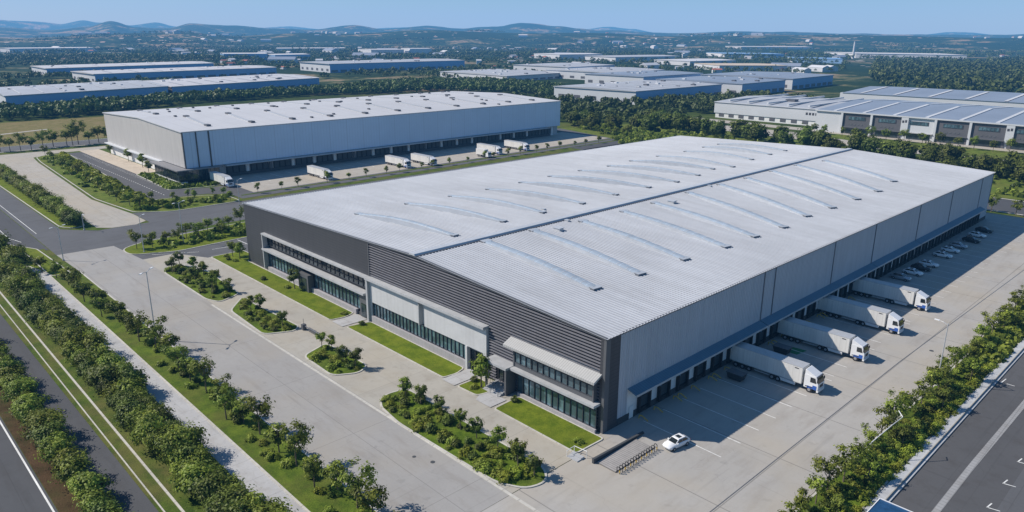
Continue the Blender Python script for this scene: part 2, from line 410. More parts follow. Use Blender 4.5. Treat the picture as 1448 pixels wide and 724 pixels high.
# ------------------------------------------------------------------ ground to the horizon
def ground_mat():
    m, nt, b, _ = nodes('countryside'); g = NB(nt)
    n1 = g.noise(.0035, 8, .68); n2 = g.noise(.02, 5, .7); n3 = g.noise(.0011, 4, .6)
    f = g.math('ADD', g.math('MULTIPLY', n1, .6), g.math('ADD', g.math('MULTIPLY', n2, .25), g.math('MULTIPLY', n3, .15)))
    c = g.ramp(f, [(.0, (.010, .024, .010)), (.46, (.018, .038, .013)), (.525, (.025, .045, .016)), (.55, (.10, .11, .045)), (.58, (.30, .22, .15)), (.63, (.05, .07, .02)), (.70, (.02, .04, .014)), (1, (.03, .05, .02))])
    # towns: small pale specks in patches
    vo = g.N.new('ShaderNodeTexVoronoi'); vo.inputs['Scale'].default_value = .022; g.L.new(g.co, vo.inputs['Vector'])
    dot = g.math('LESS_THAN', vo.outputs['Distance'], .22)
    town = g.maprange(g.noise(.0016, 5, .7, g.scaled((1.3, .8, 1))), .50, .53)
    far = g.maprange(g.math('ADD', g.math('ABSOLUTE', g.xyz[0]), g.math('ABSOLUTE', g.xyz[1])), 1500, 2000)
    sp = g.mix(vo.outputs['Color'], (.75, .72, .68, 1), (.42, .26, .2, 1))
    hillz = g.maprange(g.math('ADD', g.math('ABSOLUTE', g.xyz[0]), g.math('ABSOLUTE', g.xyz[1])), 5200, 7200, 1, .12)
    c = g.mix(g.math('MULTIPLY', g.math('MULTIPLY', g.math('MULTIPLY', dot, town), far), hillz), c, sp)
    near = g.maprange(g.math('ADD', g.math('ABSOLUTE', g.xyz[0]), g.math('ABSOLUTE', g.xyz[1])), 700, 1000)
    nc = g.mix(g.maprange(g.noise(.03, 6, .65), .42, .6), (.028, .050, .012, 1), (.075, .10, .024, 1))
    c = g.mix(near, nc, c)
    g.L.new(c, b.inputs['Base Color']); b.inputs['Roughness'].default_value = .95; b.inputs['Specular IOR Level'].default_value = .05
    return m
GM = ground_mat()
gp = MB().add([(-30000, -30000, -.08), (30000, -30000, -.08), (30000, 30000, -.08), (-30000, 30000, -.08)], [(0, 1, 2, 3)]).build('ground', GM); tag(gp, kind='structure')

# hills: polar terrain with crest lines
def interp(t, x):
    if x >= t[0][0]: return t[0][1]
    for (a, ha), (b, hb) in zip(t, t[1:]):
        if x >= b:
            k = (x - b) / (a - b); k = k * k * (3 - 2 * k); return hb + (ha - hb) * k
    return t[-1][1]
PXAZ = [(-900, 195), (-200, 177), (0, 170.15), (200, 162.19), (400, 152.98), (724, 136.22), (1000, 121.81), (1200, 112.32), (1448, 102.23), (1700, 93), (2400, 75)]
def pxaz(x):
    for (a, A), (b, B) in zip(PXAZ, PXAZ[1:]):
        if x <= b: return A + (B - A) * (x - a) / (b - a)
def crest(tab, k=1.0): # (image column, degrees*100 above eye level) -> by azimuth
    return [(pxaz(x), e * k) for x, e in tab]
K = 1 / 1028.6
far_c = crest([(-900, 8), (-200, 11), (0, 12.5), (60, 10.5), (85, 8), (118, 12), (135, 9.5), (155, 9), (185, 6), (222, 11), (250, 7), (300, 5), (340, 6), (420, 7.5), (470, 4), (520, 7), (590, 8), (680, 3), (760, 2), (860, 9.5), (900, 7), (940, 3), (1100, 1), (1250, -2), (1350, 3), (1448, 3), (2400, 3)], 1.12)
mid_c = crest([(-900, 3), (-200, 5), (0, 4), (60, 3), (120, 6), (155, 10.5), (190, 5), (235, 5), (270, 10), (330, 8), (400, 5.5), (440, 5), (500, 9), (540, 6.5), (600, 8), (650, 6), (700, 9), (742, 12.5), (790, 9.5), (820, 7), (850, 5), (920, 4.5), (1010, 3.5), (1100, 3), (1250, 2.8), (1448, 2.2), (2400, 2)], 1.3)
low_c = crest([(-900, 0), (0, -5), (180, -1), (260, 1), (330, -3), (430, 1.5), (500, 0), (640, 2.5), (730, 1), (830, 3), (950, 1), (1060, 1.5), (1250, 0), (1448, 0), (2400, 0)])
from mathutils import noise as mn
def hills():
    CX, CY = 60.9, -77.7
    azs = np.arange(70, 200.01, .22); rs = [1400, 1900, 2500] + list(range(2900, 15400, 260))
    v = []; f = []
    hz_px = lambda a: 0
    for r in rs:
        for a in azs:
            ar = math.radians(a); x = CX + r * math.cos(ar); y = CY + r * math.sin(ar)
            h = 0
            n = mn.fractal(Vector((x / 900, y / 900, 0)), 1, 2, 5)
            n2 = mn.fractal(Vector((x / 2600, y / 2600, 5)), 1, 2, 4)
            for tab, rc, wd in ((low_c, 4300, 700), (mid_c, 7600, 1250), (far_c, 12600, 1700)):
                e = interp(tab, a); H = e * K * rc + 57.8
                rc2 = rc * (1 + .06 * n2)
                h = max(h, (H + 14 * n * (rc / 7000)) * math.exp(-((r - rc2) / wd) ** 2))
            h += max(0, (n * 10 + 3)) * min(1, max(0, (r - 1900) / 2500))
            v.append((x, y, -.3 if r < 1600 else max(-.3, h - 2)))
    na = len(azs)
    for i in range(len(rs) - 1):
        for j in range(na - 1): f.append((i * na + j, (i + 1) * na + j, (i + 1) * na + j + 1, i * na + j + 1))
    o = MB().add(v, f).build('hills', GM, smooth=True); tag(o, kind='structure')
    bv = {}
    for i, r in enumerate(rs): bv[r] = i
    return v, na, rs, azs
HV, HNA, HRS, HAZ = hills()
def ground_h(x, y):
    """height of the terrain"""
    dx, dy = x - 60.9, y + 77.7; r = math.hypot(dx, dy)
    if r < 1700: return -.1
    a = math.degrees(math.atan2(dy, dx)); j = int(round((a - 70) / .22)); i = min(range(len(HRS)), key=lambda k: abs(HRS[k] - r))
    j = max(0, min(HNA - 1, j)); return HV[i * HNA + j][2]

# ------------------------------------------------------------------ site surfaces (structure)
sheet('site_ground', [(-420, -75), (80, -75), (80, 60), (80, 300), (-420, 300)], -.04, M['verge'])
sheet('service_yard', [(1.5, -6.5), (1.5, -20.3), (1.5, -35.4), (24.3, -35.4), (24.8, -30), (28.7, 5), (28.9, 60), (28.6, 206), (-125, 206), (-125, 199.8), (0, 199.8), (0, -6.5)], 0, M['yard'])
sheet('road_apron', rect(-162, -121.3, -23, 60), -.015, M['asphalt_y'])
sheet('front_yard', [(-161, -36), (-141, -35.4), (1.45, -35.4), (1.45, -20.3), (-141, -20.3), (-160.5, -21.9)], .004, M['front'])
sheet('inner_lane', [(-141, -20.3), (1.4, -20.3), (1.4, -6.5), (1.4, 0), (-121.2, 0), (-121.2, 4), (-131, 4), (-131, -7), (-141, -12)], .008, M['lane'])
sheet('parking_bay', [(-144.5, -19), (-141, -7), (-132, -7), (-121.4, 6), (-121.4, 30), (-143, 30), (-143, 6)], .012, M['asphalt_y'])
sheet('cross_road', [(-170, -36), (-160, -36), (-158, -22), (-160, -18), (-165, 8), (-165, 300), (-191, 300), (-192, 29), (-192.3, 6), (-199, -5), (-182, -5), (-182, -20), (-186, -24), (-191, -28), (-300, -28.5), (-420, -28.5), (-420, -36)], .0, M['asphalt_y'])
sheet('left_road', [(-420, -45), (-172, -45), (-168, -36.2), (-420, -36.2)], .002, M['asphalt'])
sheet('approach_road', [(-186, -19.4), (-182.5, -16), (-182, -9), (-185, -5.2), (-197, -5.2), (-231, -8.8), (-334, -3.9), (-352, -2.2), (-360, 8), (-362, 45), (-376, 45), (-376, -19.2)], .006, M['farconc'])
sheet('staff_parking', [(-356, 9), (-356, 22), (-229, 19.2), (-224, 31), (-224, 42), (-206, 42), (-206, 32), (-213, 26), (-216, 10), (-214, 1.5), (-263, 10)], .004, M['asphalt_d'])
sheet('paved_forecourt', [(-361, 19.8), (-270, 19.8), (-270, 29), (-361, 29)], .03, M['beige'])
sheet('truck_court', [(-241, 40), (-204, 40), (-207, 145), (-211, 262), (-248, 262), (-248, 252)], .02, M['farconc'])
sheet('court_road', [(-206, 32), (-196, 32), (-198, 130), (-203, 275), (-262, 275), (-262, 262), (-216, 262), (-214, 145), (-206, 42)], .01, M['asphalt_y'])
sheet('rear_road', [(-200, 216), (60, 216), (60, 240), (-160, 240), (-200, 262)], .0, M['asphalt'])
sheet('rear_yard_edge', rect(-120, 40, 206, 210.5), .004, M['farconc'])
lines('road_edge', [(-160, 215.4, 60, 215.4), (-160, 241, 60, 241)], 1.0, .02, M['kerb'])
sheet('footpath', rect(-170, 60, -45.4, -41.9), .01, M['walk'])
sheet('highway', [(-170, -63), (-100, -62), (30, -59), (70, -59), (70, -54.9), (-170, -56.2)], -.01, M['asphalt'])
sheet('highway', [(-170, -100), (70, -100), (70, -63.5), (-170, -66)], -.014, M['asphalt'])
sheet('median_soil', [(-170, -66), (70, -63.4), (70, -59.1), (-100, -62.1), (-170, -63.1)], .02, M['soil'])
box('kerb', M['kerb'], (-170, 70, -53.35, -53.05, -.02, .12)).__setitem__('kind', 'structure')
box('kerb', M['kerb'], (-170, 70, -55.0, -54.82, -.02, .06)).__setitem__('kind', 'structure')
box('kerb', M['kerb'], (-170, 70, -41.9, -41.6, -.02, .13)).__setitem__('kind', 'structure')
box('kerb', M['kerb'], (-141, 60, -35.6, -35.3, -.02, .14)).__setitem__('kind', 'structure')
box('kerb', M['kerb'], (-95, 20, -20.9, -20.45, -.02, .035)).__setitem__('kind', 'structure')
sheet('verge_strip', [(-170, -41.6), (60, -41.6), (60, -35.6), (-141, -35.6), (-150, -38), (-170, -37)], .10, M['striplawn'])
sheet('hedge_bed', rect(-170, 70, -53.05, -45.4), .06, M['verge'])
lines('road_marking', [(-170, -66.4, 70, -63.9)], .22, .0)
lines('road_marking', [(-240, -42, -190, -41.8), (-190, -41.8, -182, -40), (-300, -35, -190, -34.7)] + [(-180 - k * 9, -44, -177.5 - k * 9, -41.8) for k in range(10)], .18, .02)
lines('road_marking', [(-144, -17, -138, -6.6), (-143, 6.5, -128, 6.8), (-138, -3, -136, 14)], .2, .03)
lines('road_marking', [(-172, -14 - k, -163, -14.3 - k) for k in (0,)] + [(-171.5, y, -171.5, y + 4) for y in range(20, 200, 10)], .2, .012)
lines('parking_marking', [(-350 + k * 2.6, 9.7 + (k % 2) * .0, -350 + k * 2.6, 10.9) for k in range(0, 0)] + [(x, 13.2, x + 1.2, 13.2) for x in np.arange(-350, -222, 2.6)] + [(x, 17.2, x, 19) for x in np.arange(-345, -232, 2.8)], .22, .02)
lines('bay_marking', [(1.9, y, 15.8, y - .25) for y in np.arange(7.7, 198, 5.4)] + [(10, y, 16.3, y - .1) for y in (43.2, 62.4, 81.5)], .17, .016)
lines('yard_joint', [(21.4, -74, 21.6, 60), (21.6, 60, 24.5, 206)], .16, .008, M['trim'])
for a in ((-241, 262),):
    lines('bay_marking', [(-236, y, -221, y) for y in np.arange(48, 250, 7.2)], .25, .035)

# right hand side: planted bank, low wall and car park
kerbed('planted_bank', [(28.8, -2), (29.2, 60), (28.6, 207), (35.0, 207), (34.6, -74), (24, -74), (24.6, -40)], M['bed'], r=3)
sheet('right_road', [(36.5, -75), (95, -75), (95, 214), (36.5, 214)], -.01, M['asphalt_d'])
wl = MB().box(34.9, 36.0, -74, 207, 0, .34).box(36.0, 36.5, -74, 207, -.03, .16).build('retaining_wall', M['kerbw'])
tag(wl, 'long low pale concrete retaining wall between planting and dark road', 'wall')
box('wall_cap', M['kerb'], (35.95, 36.12, -74, 207, .34, .42), wl)
lines('drain_strip', [(41.1, -74, 41.3, 30), (41.3, 30, 42.0, 75), (42.0, 75, 44.5, 214)], .85, .01, slab_mat('drain_slab', (.33, .33, .33), .8, .8, joint=.45, jw=.12))
sheet('car_park', [(46.5, -74), (95, -74), (95, 214), (46.5, 214)], .0, M['asphalt_y'])
lines('parking_marking', [(45.4 + k, y, 46.9 + k, y + .3) for y in np.arange(22, 120, 7.6) for k in (0, 2.6)] + [(45.5, y, 45.7, y + 1.4) for y in np.arange(22, 120, 7.6)], .16, .014)
lines('parking_marking', [(37, 64, 37.2, 66.5), (37.8, 64.4, 39, 64.4)], .16, .014)

# ------------------------------------------------------------------ planting models
def crown_mesh(name, seed, rx, rz, cz, nc, nl, ls, spread=.30, flat=0.0, mat_=None, low=False, shell=.55):
    g = np.random.default_rng(seed)
    d = g.normal(size=(nc, 3)); d /= np.linalg.norm(d, axis=1)[:, None]
    if low: d[:, 2] = np.abs(d[:, 2])
    ph = g.uniform(0, 6.28, 6)
    az = np.arctan2(d[:, 1], d[:, 0])
    lob = 1 + .17 * np.sin(3 * az + ph[0]) + .13 * np.sin(5 * az + ph[1] + 3 * d[:, 2]) + .16 * np.sin(4 * d[:, 2] + ph[2] + az)
    rad = (shell + (1 - shell) * g.random(nc) ** .6) * lob
    c = d * rad[:, None] * np.array([rx, rx * g.uniform(.85, 1.1), rz]); c[:, 2] += cz
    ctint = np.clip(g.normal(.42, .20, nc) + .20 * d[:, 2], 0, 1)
    p = np.repeat(c, nl, 0); out = np.repeat(d, nl, 0)
    off = g.normal(size=p.shape) * np.array([1, 1, .75]) * spread * rx
    p = p + off
    n = out * .7 + off / (spread * rx) * .35 + g.normal(size=p.shape) * .45 + np.array([0, 0, .6]); n /= np.linalg.norm(n, axis=1)[:, None]
    t = np.cross(n, g.normal(size=p.shape)); t /= np.linalg.norm(t, axis=1)[:, None]; b = np.cross(n, t)
    s = ls * g.uniform(.6, 1.25, len(p))[:, None]
    q = np.stack([p - t * s - b * s * .55, p + t * s * .2 - b * s * .8, p + t * s + b * s * .5, p - t * s * .3 + b * s * .8], 1).reshape(-1, 3)
    if low: q[:, 2] = np.maximum(q[:, 2], .02)
    nf = len(p)
    me = bpy.data.meshes.new(name); me.vertices.add(len(q)); me.vertices.foreach_set('co', q.astype(np.float32).ravel())
    me.loops.add(nf * 4); me.loops.foreach_set('vertex_index', np.arange(nf * 4, dtype=np.int32))
    me.polygons.add(nf); me.polygons.foreach_set('loop_start', np.arange(0, nf * 4, 4, dtype=np.int32)); me.polygons.foreach_set('loop_total', np.full(nf, 4, dtype=np.int32))
    me.update(); me.validate()
    at = me.attributes.new('tint', 'FLOAT', 'FACE')
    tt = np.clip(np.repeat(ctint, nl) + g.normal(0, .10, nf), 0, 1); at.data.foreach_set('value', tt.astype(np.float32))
    me.materials.append(mat_ or M['leaf'])
    return me
def limbs(mb, seed, h, rx, cz, r=.09, n=5):
    g = random.Random(seed)
    lean = g.uniform(-.12, .12)
    mb.tube([(0, 0, -.1), (lean * .5, 0, h * .5), (lean, .03, h), (lean, .05, cz + .2)], [r * 1.25, r, r * .8, r * .35], 7)
    for k in range(n):
        a = 2 * PI * k / n + g.uniform(-.3, .3); z0 = h * g.uniform(.75, 1.0); L = rx * g.uniform(.55, .8)
        mb.tube([(lean, 0, z0), (lean + math.cos(a) * L * .5, math.sin(a) * L * .5, z0 + (cz - h) * .5 + .15), (lean + math.cos(a) * L, math.sin(a) * L, cz + g.uniform(-.1, .5) * rx)], [r * .6, r * .4, r * .15], 5)
def tree_proto(name, seed, h, rx, rz, nc, nl, ls, m, label, cat='tree', r=.09, spread=.24, shell=.55, n=5):
    o = empty(name, (0, 0, -500), 0, label, cat)
    cz = h + rz * .8
    mb = MB(); limbs(mb, seed, h, rx, cz, r, n); mb.build('trunk', M['trunk'], o)
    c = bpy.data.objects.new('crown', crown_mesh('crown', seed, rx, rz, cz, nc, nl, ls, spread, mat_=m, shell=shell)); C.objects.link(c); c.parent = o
    return o
def shrub_proto(name, seed, rx, rz, nc, nl, ls, m, label, cat='shrub'):
    me = crown_mesh(name, seed, rx, rz, rz * .12, nc, nl, ls, .2, mat_=m, low=True, shell=.6)
    o = bpy.data.objects.new(name, me); C.objects.link(o); o.location = (0, 0, -500); return tag(o, label, cat)

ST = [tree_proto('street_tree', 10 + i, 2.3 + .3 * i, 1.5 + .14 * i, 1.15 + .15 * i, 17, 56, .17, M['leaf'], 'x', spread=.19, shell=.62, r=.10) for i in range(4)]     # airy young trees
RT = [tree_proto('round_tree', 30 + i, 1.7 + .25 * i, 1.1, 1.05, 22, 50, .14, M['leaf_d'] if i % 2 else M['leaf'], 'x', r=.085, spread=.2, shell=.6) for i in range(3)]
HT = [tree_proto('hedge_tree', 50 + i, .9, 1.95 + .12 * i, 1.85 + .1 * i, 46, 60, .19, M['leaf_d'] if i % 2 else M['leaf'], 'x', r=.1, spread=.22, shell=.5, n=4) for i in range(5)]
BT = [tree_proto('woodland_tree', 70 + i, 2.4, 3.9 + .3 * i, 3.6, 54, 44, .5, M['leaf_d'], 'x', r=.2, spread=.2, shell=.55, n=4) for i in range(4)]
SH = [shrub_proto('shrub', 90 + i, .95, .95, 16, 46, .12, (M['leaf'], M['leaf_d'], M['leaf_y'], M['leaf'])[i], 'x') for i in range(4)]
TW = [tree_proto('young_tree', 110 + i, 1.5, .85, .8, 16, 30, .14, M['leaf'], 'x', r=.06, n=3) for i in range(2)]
def ordn(k):
    W = 'first second third fourth fifth sixth seventh eighth ninth tenth eleventh twelfth thirteenth fourteenth fifteenth sixteenth seventeenth eighteenth nineteenth twentieth'.split()
    if k < 20: return W[k]
    T = {2: 'twenty', 3: 'thirty', 4: 'forty', 5: 'fifty', 6: 'sixty', 7: 'seventy', 8: 'eighty', 9: 'ninety'}
    a, b = divmod(k + 1, 10)
    if a > 9: return 'hundred and ' + ordn(k - 100)
    return T[a] + ('-' + W[b - 1] if b else 'th' if False else '') if b else {2: 'twentieth', 3: 'thirtieth', 4: 'fortieth', 5: 'fiftieth', 6: 'sixtieth', 7: 'seventieth', 8: 'eightieth', 9: 'ninetieth'}[a]
def row(protos, pts, group, fmt, smin=.85, smax=1.15, z=.1):
    for k, (x, y) in enumerate(pts):
        s = rnd.uniform(smin, smax)
        place(protos[rnd.randrange(len(protos))], (x, y, z), rnd.uniform(0, 6.28), s, fmt.replace('@', ordn(k)), group, szz=rnd.uniform(.9, 1.12))

# strip between footpath and front yard
strip_pts = [(-146.5, -42.5), (-139, -41), (-131, -40.3), (-124, -40.8), (-115.8, -40.8), (-109, -39.5), (-103.2, -40.7), (-97.5, -39), (-91.8, -39.2), (-84.2, -39.3), (-77, -38.5), (-72.5, -37.6), (-65.5, -38.5), (-59.5, -38.8), (-54, -38.3), (-48, -38), (-43, -39.6), (-39.9, -38.2), (-35.2, -37.8), (-28.7, -38), (-23.7, -37.9), (-17.5, -38.6), (-13.9, -37.2), (-9.7, -36.9), (-6, -37), (-1, -37.5)]
row(ST, strip_pts, 'trees in the strip beside the footpath', 'airy young tree beside the footpath, @ from the far left end', .85, 1.12)
kk = 0
for x in np.arange(-138, 8, 2.7):
    place(SH[rnd.choice((0, 0, 1, 2, 3))], (x + rnd.uniform(-1, 1), -38.4 + rnd.uniform(-1.5, 1.3), .1), rnd.uniform(0, 6), rnd.uniform(.6, 1.05), 'low shrub beside the footpath, %s from the far left end' % ordn(kk), 'shrubs in the footpath strip'); kk += 1
# dark hedge trees between highway and footpath
hp = []
for i, x in enumerate(np.arange(-166, 22, 3.15)):
    hp.append((x + rnd.uniform(-.5, .5), -47.9 + rnd.uniform(-.5, .5)))
    if i % 3 != 2 or x > -120: hp.append((x + 1.4 + rnd.uniform(-.6, .6), -50.4 + rnd.uniform(-.6, .5)))
for x, y in hp:
    place(HT[rnd.randrange(5)], (x, y, .05), rnd.uniform(0, 6.28), rnd.uniform(.62, 1.02), 'dense dark tree in the double hedge row between highway and footpath', 'hedge trees between highway and footpath', szz=rnd.uniform(.85, 1.35))
mp = [(x + rnd.uniform(-.6, .6), -61.9 + (x + 90) * .018 + rnd.uniform(-.5, .5)) for x in np.arange(-118, 10, 3.1)]
row(HT, mp, 'trees on the highway median', 'bushy tree on the soil median of the highway, @ from far end', .66, .92, .0)
# right bank
rb = [(29.9 + rnd.uniform(-.5, .9), y) for y in (-2, 2.5, 6.5, 9.5, 14, 18.5, 24, 28.5, 33, 38.5, 43.5, 49, 52.5, 58, 63, 69, 75, 80, 86, 92, 98, 105, 112, 119, 126, 133, 140, 148)]
row(ST, rb, 'young trees on the right bank', 'young tree edging the truck yard on the right bank, @ from near end', .72, 1.02)
rb2 = [(32.6 + rnd.uniform(-.6, .7), y + rnd.uniform(-1, 1)) for y in (5, 17, 30, 46, 61, 75, 95, 122)]
row(RT, rb2, 'round trees on the right bank', 'round tree by the low wall on the right bank, @ from near end', .8, 1.1)
kk = 0
for y in np.arange(-6, 150, 1.55):
    for xx in (31.0, 32.5, 34.0):
        if rnd.random() < .93 and y < 72:
            place(SH[rnd.choice((2, 2, 0, 3) if xx > 33 else (0, 1, 3, 0, 1))], (xx + rnd.uniform(-.6, .5), y + rnd.uniform(-.7, .7), .08), rnd.uniform(0, 6), rnd.uniform(.7, 1.05), 'green shrub massed with many others on the right planted bank', 'shrubs massed on the right bank'); kk += 1

# islands in front of the building
ISL = {
 'far left': [(-126, -20.3), (-99, -20.4), (-95, -18.8), (-97.5, -13), (-118, -11.6), (-131, -14.8)],
 'second': [(-88.4, -19.4), (-71, -20.2), (-68.3, -14.6), (-70, -12.6), (-95, -13.8)],
 'small third': [(-56.3, -19.4), (-45.3, -19.8), (-42.8, -15.6), (-44.4, -12.6), (-58.8, -13)],
 'long nearest': [(-33.2, -17.2), (-30.4, -19.8), (-23.8, -20.8), (-1.7, -20.4), (2.2, -18.4), (3.0, -15), (.2, -12.8), (-32.4, -12.8)]}
ITR = {'far left': [(-128.2, -15.4), (-123.9, -18.8), (-107.4, -14.4), (-100.2, -14.6), (-122.1, -14.2), (-116, -14), (-112, -17.5), (-103.5, -17)],
 'second': [(-86.2, -15.6), (-83.8, -14.6), (-71.9, -15.5)],
 'small third': [(-57.1, -14.9), (-54.9, -14), (-47.8, -15.8), (-45, -15)],
 'long nearest': [(-29.7, -15), (-26.1, -14.6), (-21.3, -14.5), (-15.5, -15), (-12, -14.8), (-7.1, -15.1), (-2.3, -15.6), (.8, -15.6)]}
for nm, P in ISL.items():
    Q = kerbed('island_lawn', P, M['bed' if nm != 'x' else 'lawn'], r=1.6)
    for k, (x, y) in enumerate(ITR[nm]):
        place(RT[rnd.randrange(3)], (x, y, .1), rnd.uniform(0, 6), rnd.uniform(.8, 1.05), 'small round-headed tree on the %s planting island, %s from its left end' % (nm, ordn(k)), 'round trees on the planting islands')
    k = 0; Qi = inset(Q, .7); xs = [p[0] for p in Q]; ys = [p[1] for p in Q]; tr = 0; pts = []
    while tr < 900 and k < {'far left': 40, 'second': 26, 'small third': 15, 'long nearest': 56}[nm]:
        tr += 1; p = (rnd.uniform(min(xs), max(xs)), rnd.uniform(min(ys), max(ys)))
        if inside(p, Qi) and all((p[0] - q[0]) ** 2 + (p[1] - q[1]) ** 2 > 1.3 for q in pts): pts.append(p); k += 1
    pts.sort()
    for k, p in enumerate(pts):
        t = rnd.choice((0, 0, 1, 3, 3, 2, 1)) if not (nm == 'long nearest' and p[0] > -1.6) else 2
        place(SH[t], (*p, .1), rnd.uniform(0, 6), rnd.uniform(.5, 1.15), '%s shrub on the %s planting island, %s from its left end' % ('yellow-green' if t == 2 else 'dark green' if t == 1 else 'green', nm, ordn(k)), 'shrubs on the planting islands')
# lawns at the facade
kerbed('lawn', [(-131, -6.3), (-68.6, -6.4), (-68, -3), (-68.8, -.42), (-121.0, -.42), (-121.2, 3), (-131, 3)], M['lawn'], kerb=.22, r=.8)
kerbed('lawn', [(-63.2, -5.9), (-31.2, -5.9), (-30.8, -3), (-31.6, -.55), (-62.2, -.55)], M['lawn'], kerb=.22, r=.8)
kerbed('lawn', [(-27.2, -6.2), (-22.2, -6), (-21.6, -4), (-22.2, -1.6), (-27, -1.2)], M['lawn'], kerb=.22, r=.8)
kerbed('lawn', [(-17, -6.9), (1.0, -7.1), (1.2, -.95), (-17.2, -.95)], M['lawn'], kerb=.22, r=.7)
for (x, y, t, s, l) in ((-123.5, -1.4, RT[0], 1.25, 'bushy tree at the far left corner of the dark facade'), (-127, -1.8, RT[2], 1.05, 'smaller bushy tree left of the facade corner'),
        (-91.8, -2.2, RT[1], 1.2, 'small tree in front of the doorway of the dark left facade'), (-23.9, -3.4, RT[0], 1.55, 'full dark tree beside the entrance steps near the white wall')):
    place(t, (x, y, .1), 1, s, l, 'trees against the main facade')
for k, (x, y) in enumerate(((-128.5, -3), (-125, -4), (-122.4, -3.2), (-103, -4.4), (-69.5, -2.4), (-62, -2.9), (-24.6, -4.4), (-16.3, -2.9), (-.8, -4.7), (-26.3, -2.7), (-93.5, -3.2))):
    place(SH[k % 2], (x, y, .1), k, .75, 'little shrub on the facade lawns, %s from the left' % ordn(k), 'shrubs on the facade lawns')
# islands further left
kerbed('island_lawn', [(-155, -21.6), (-147.5, -21.6), (-142.4, -11), (-143.6, 7), (-143.6, 60), (-161.5, 60), (-161.5, 12), (-158.5, -16)], M['lawn'], r=3)
row(ST, [(-152.3, -18.2), (-151.2, -14.4), (-152.3, -10.2), (-150.8, -7.5), (-153.8, -4.0), (-151.3, -1.3), (-155.9, 3.1), (-154, 6), (-157, 10.0), (-158, 14.2), (-156, 20), (-157, 27), (-150, 5), (-155, 36)], 'trees on the island left of the building', 'slender tree on the island left of the building, @ from near end', .75, .98)
for k in range(0): place(SH[k % 4], (-154 + rnd.uniform(-3.5, 4.5), -14 + k * 1.6, .1), k, rnd.uniform(.7, 1.2), 'low shrub on the island left of the building, %s from its near end' % ordn(k), 'shrubs on the left island')
kerbed('verge_island', [(-191, -21), (-189.2, -24.6), (-194, -27.6), (-300, -28.2), (-420, -28.2), (-420, -19.6), (-208, -20.4)], M['lawn'], r=2.5)
row(HT, [(x + rnd.uniform(-1, 1), -23.4 + rnd.uniform(-.6, .6)) for x in np.arange(-340, -190, 4.1)], 'trees on the left verge island', 'spreading tree on the long left verge island, @ from far end', .85, 1.1)
kerbed('planting_strip', [(-352, -1.2), (-334, -2.9), (-231, -7.8), (-199, -4.2), (-192, 6), (-192.5, 30), (-204, 30), (-211, 24), (-215, 10), (-215, 1.2), (-263, 8.8), (-354, 13.2), (-358.5, 7)], M['meadow'], r=3)
row(ST, [(-352.4, 3), (-342.4, 2.9), (-318, 2), (-304.6, 2.0), (-290, 1.5), (-272.6, .8), (-253.9, -.4), (-238, -2), (-232, -2.5), (-221.4, -3.2), (-211, -2), (-202.1, -1.3)], 'trees in the planting strip', 'small tree in the approach road planting strip, @ from far end', .8, 1.05)
row(TW, [(-212.9, 6), (-209, 12), (-205.1, 18), (-201.2, 10.4), (-208, 26), (-205.1, 29), (-198, 14), (-196, 22), (-195, 27), (-203, 3), (-211, 18), (-199, 5), (-197, 8)], 'slender trees on the corner green', 'slender tree on the corner green below the second warehouse, @ one', .9, 1.3)
kerbed('corner_bed', [(-272.5, 19.2), (-229, 17.6), (-225.6, 30), (-226, 41), (-229, 41), (-230.6, 26), (-262, 24.2), (-273, 28)], M['bed'], r=1.5)
for k in range(0):
    x = -270 + k * 1.6; place(SH[k % 4], (x, 22 + rnd.uniform(-1.2, 1), .1), k, rnd.uniform(.7, 1.2), 'shrub in the bed round the glazed corner office, %s from the left' % ordn(k), 'shrubs round the corner office')
row(RT, [(-288.8, 27.4), (-272, 24.5), (-310, 28), (-338, 28)], 'trees on the paved forecourt', 'small tree before the pale gable of the second warehouse, @ from right', 1.1, 1.6)
row(TW, [(-201.5, 40 + k * 9.5 + rnd.uniform(-2.5, 2.5)) for k in range(22)], 'young trees along the truck court road', 'young tree along the truck court road, @ from the near end', .9, 1.6)
sheet('grass_verge', [(-202.2, 34), (-200.8, 34), (-202, 130), (-206.5, 262), (-208, 262), (-203.6, 100)], .05, M['verge'])

# left foreground corner trees
row(HT, [(-172, -50.5), (-177, -47), (-183, -49), (-164, -48.5), (-190, -51), (-168, -53.5), (-158, -50), (-198, -50), (-160, -45.5), (-152, -46.5), (-207, -52), (-216, -50)], 'trees at the left road corner', 'broad dark tree clustered at the left road corner, @ counted', .95, 1.35, 0)
kerbed('corner_lawn', [(-190, -45.6), (-172.5, -38.8), (-141, -40.8), (-141, -35.8), (-150, -36), (-163, -38.2), (-166, -36.4), (-171, -37)][::-1] if False else [(-188, -46), (-171, -38.4), (-150, -37.6), (-141.2, -37.2), (-141.2, -41.4), (-160, -45), (-170, -47)], M['lawn'], r=.8)

# ------------------------------------------------------------------ main warehouse
W, L, H, RH, RX = -121.0, 199.6, 15.6, 17.9, -47.0
B1 = empty('logistics_warehouse', (0, 0, 0), 0, 'huge main warehouse with ribbed pale metal roof and dark louvred front', 'warehouse')
def roofz(x): return H + (RH - H) * ((x - W) / (RX - W) if x < RX else (0 - x) / (0 - RX))
# core volume
core = MB().extrude([(W + .3, 0), (-.35, 0), (-.35, H - .15), (RX, RH - .2), (W + .3, H - .15)], 1.0, L - .2, 'y').build('wall', M['side'], B1)
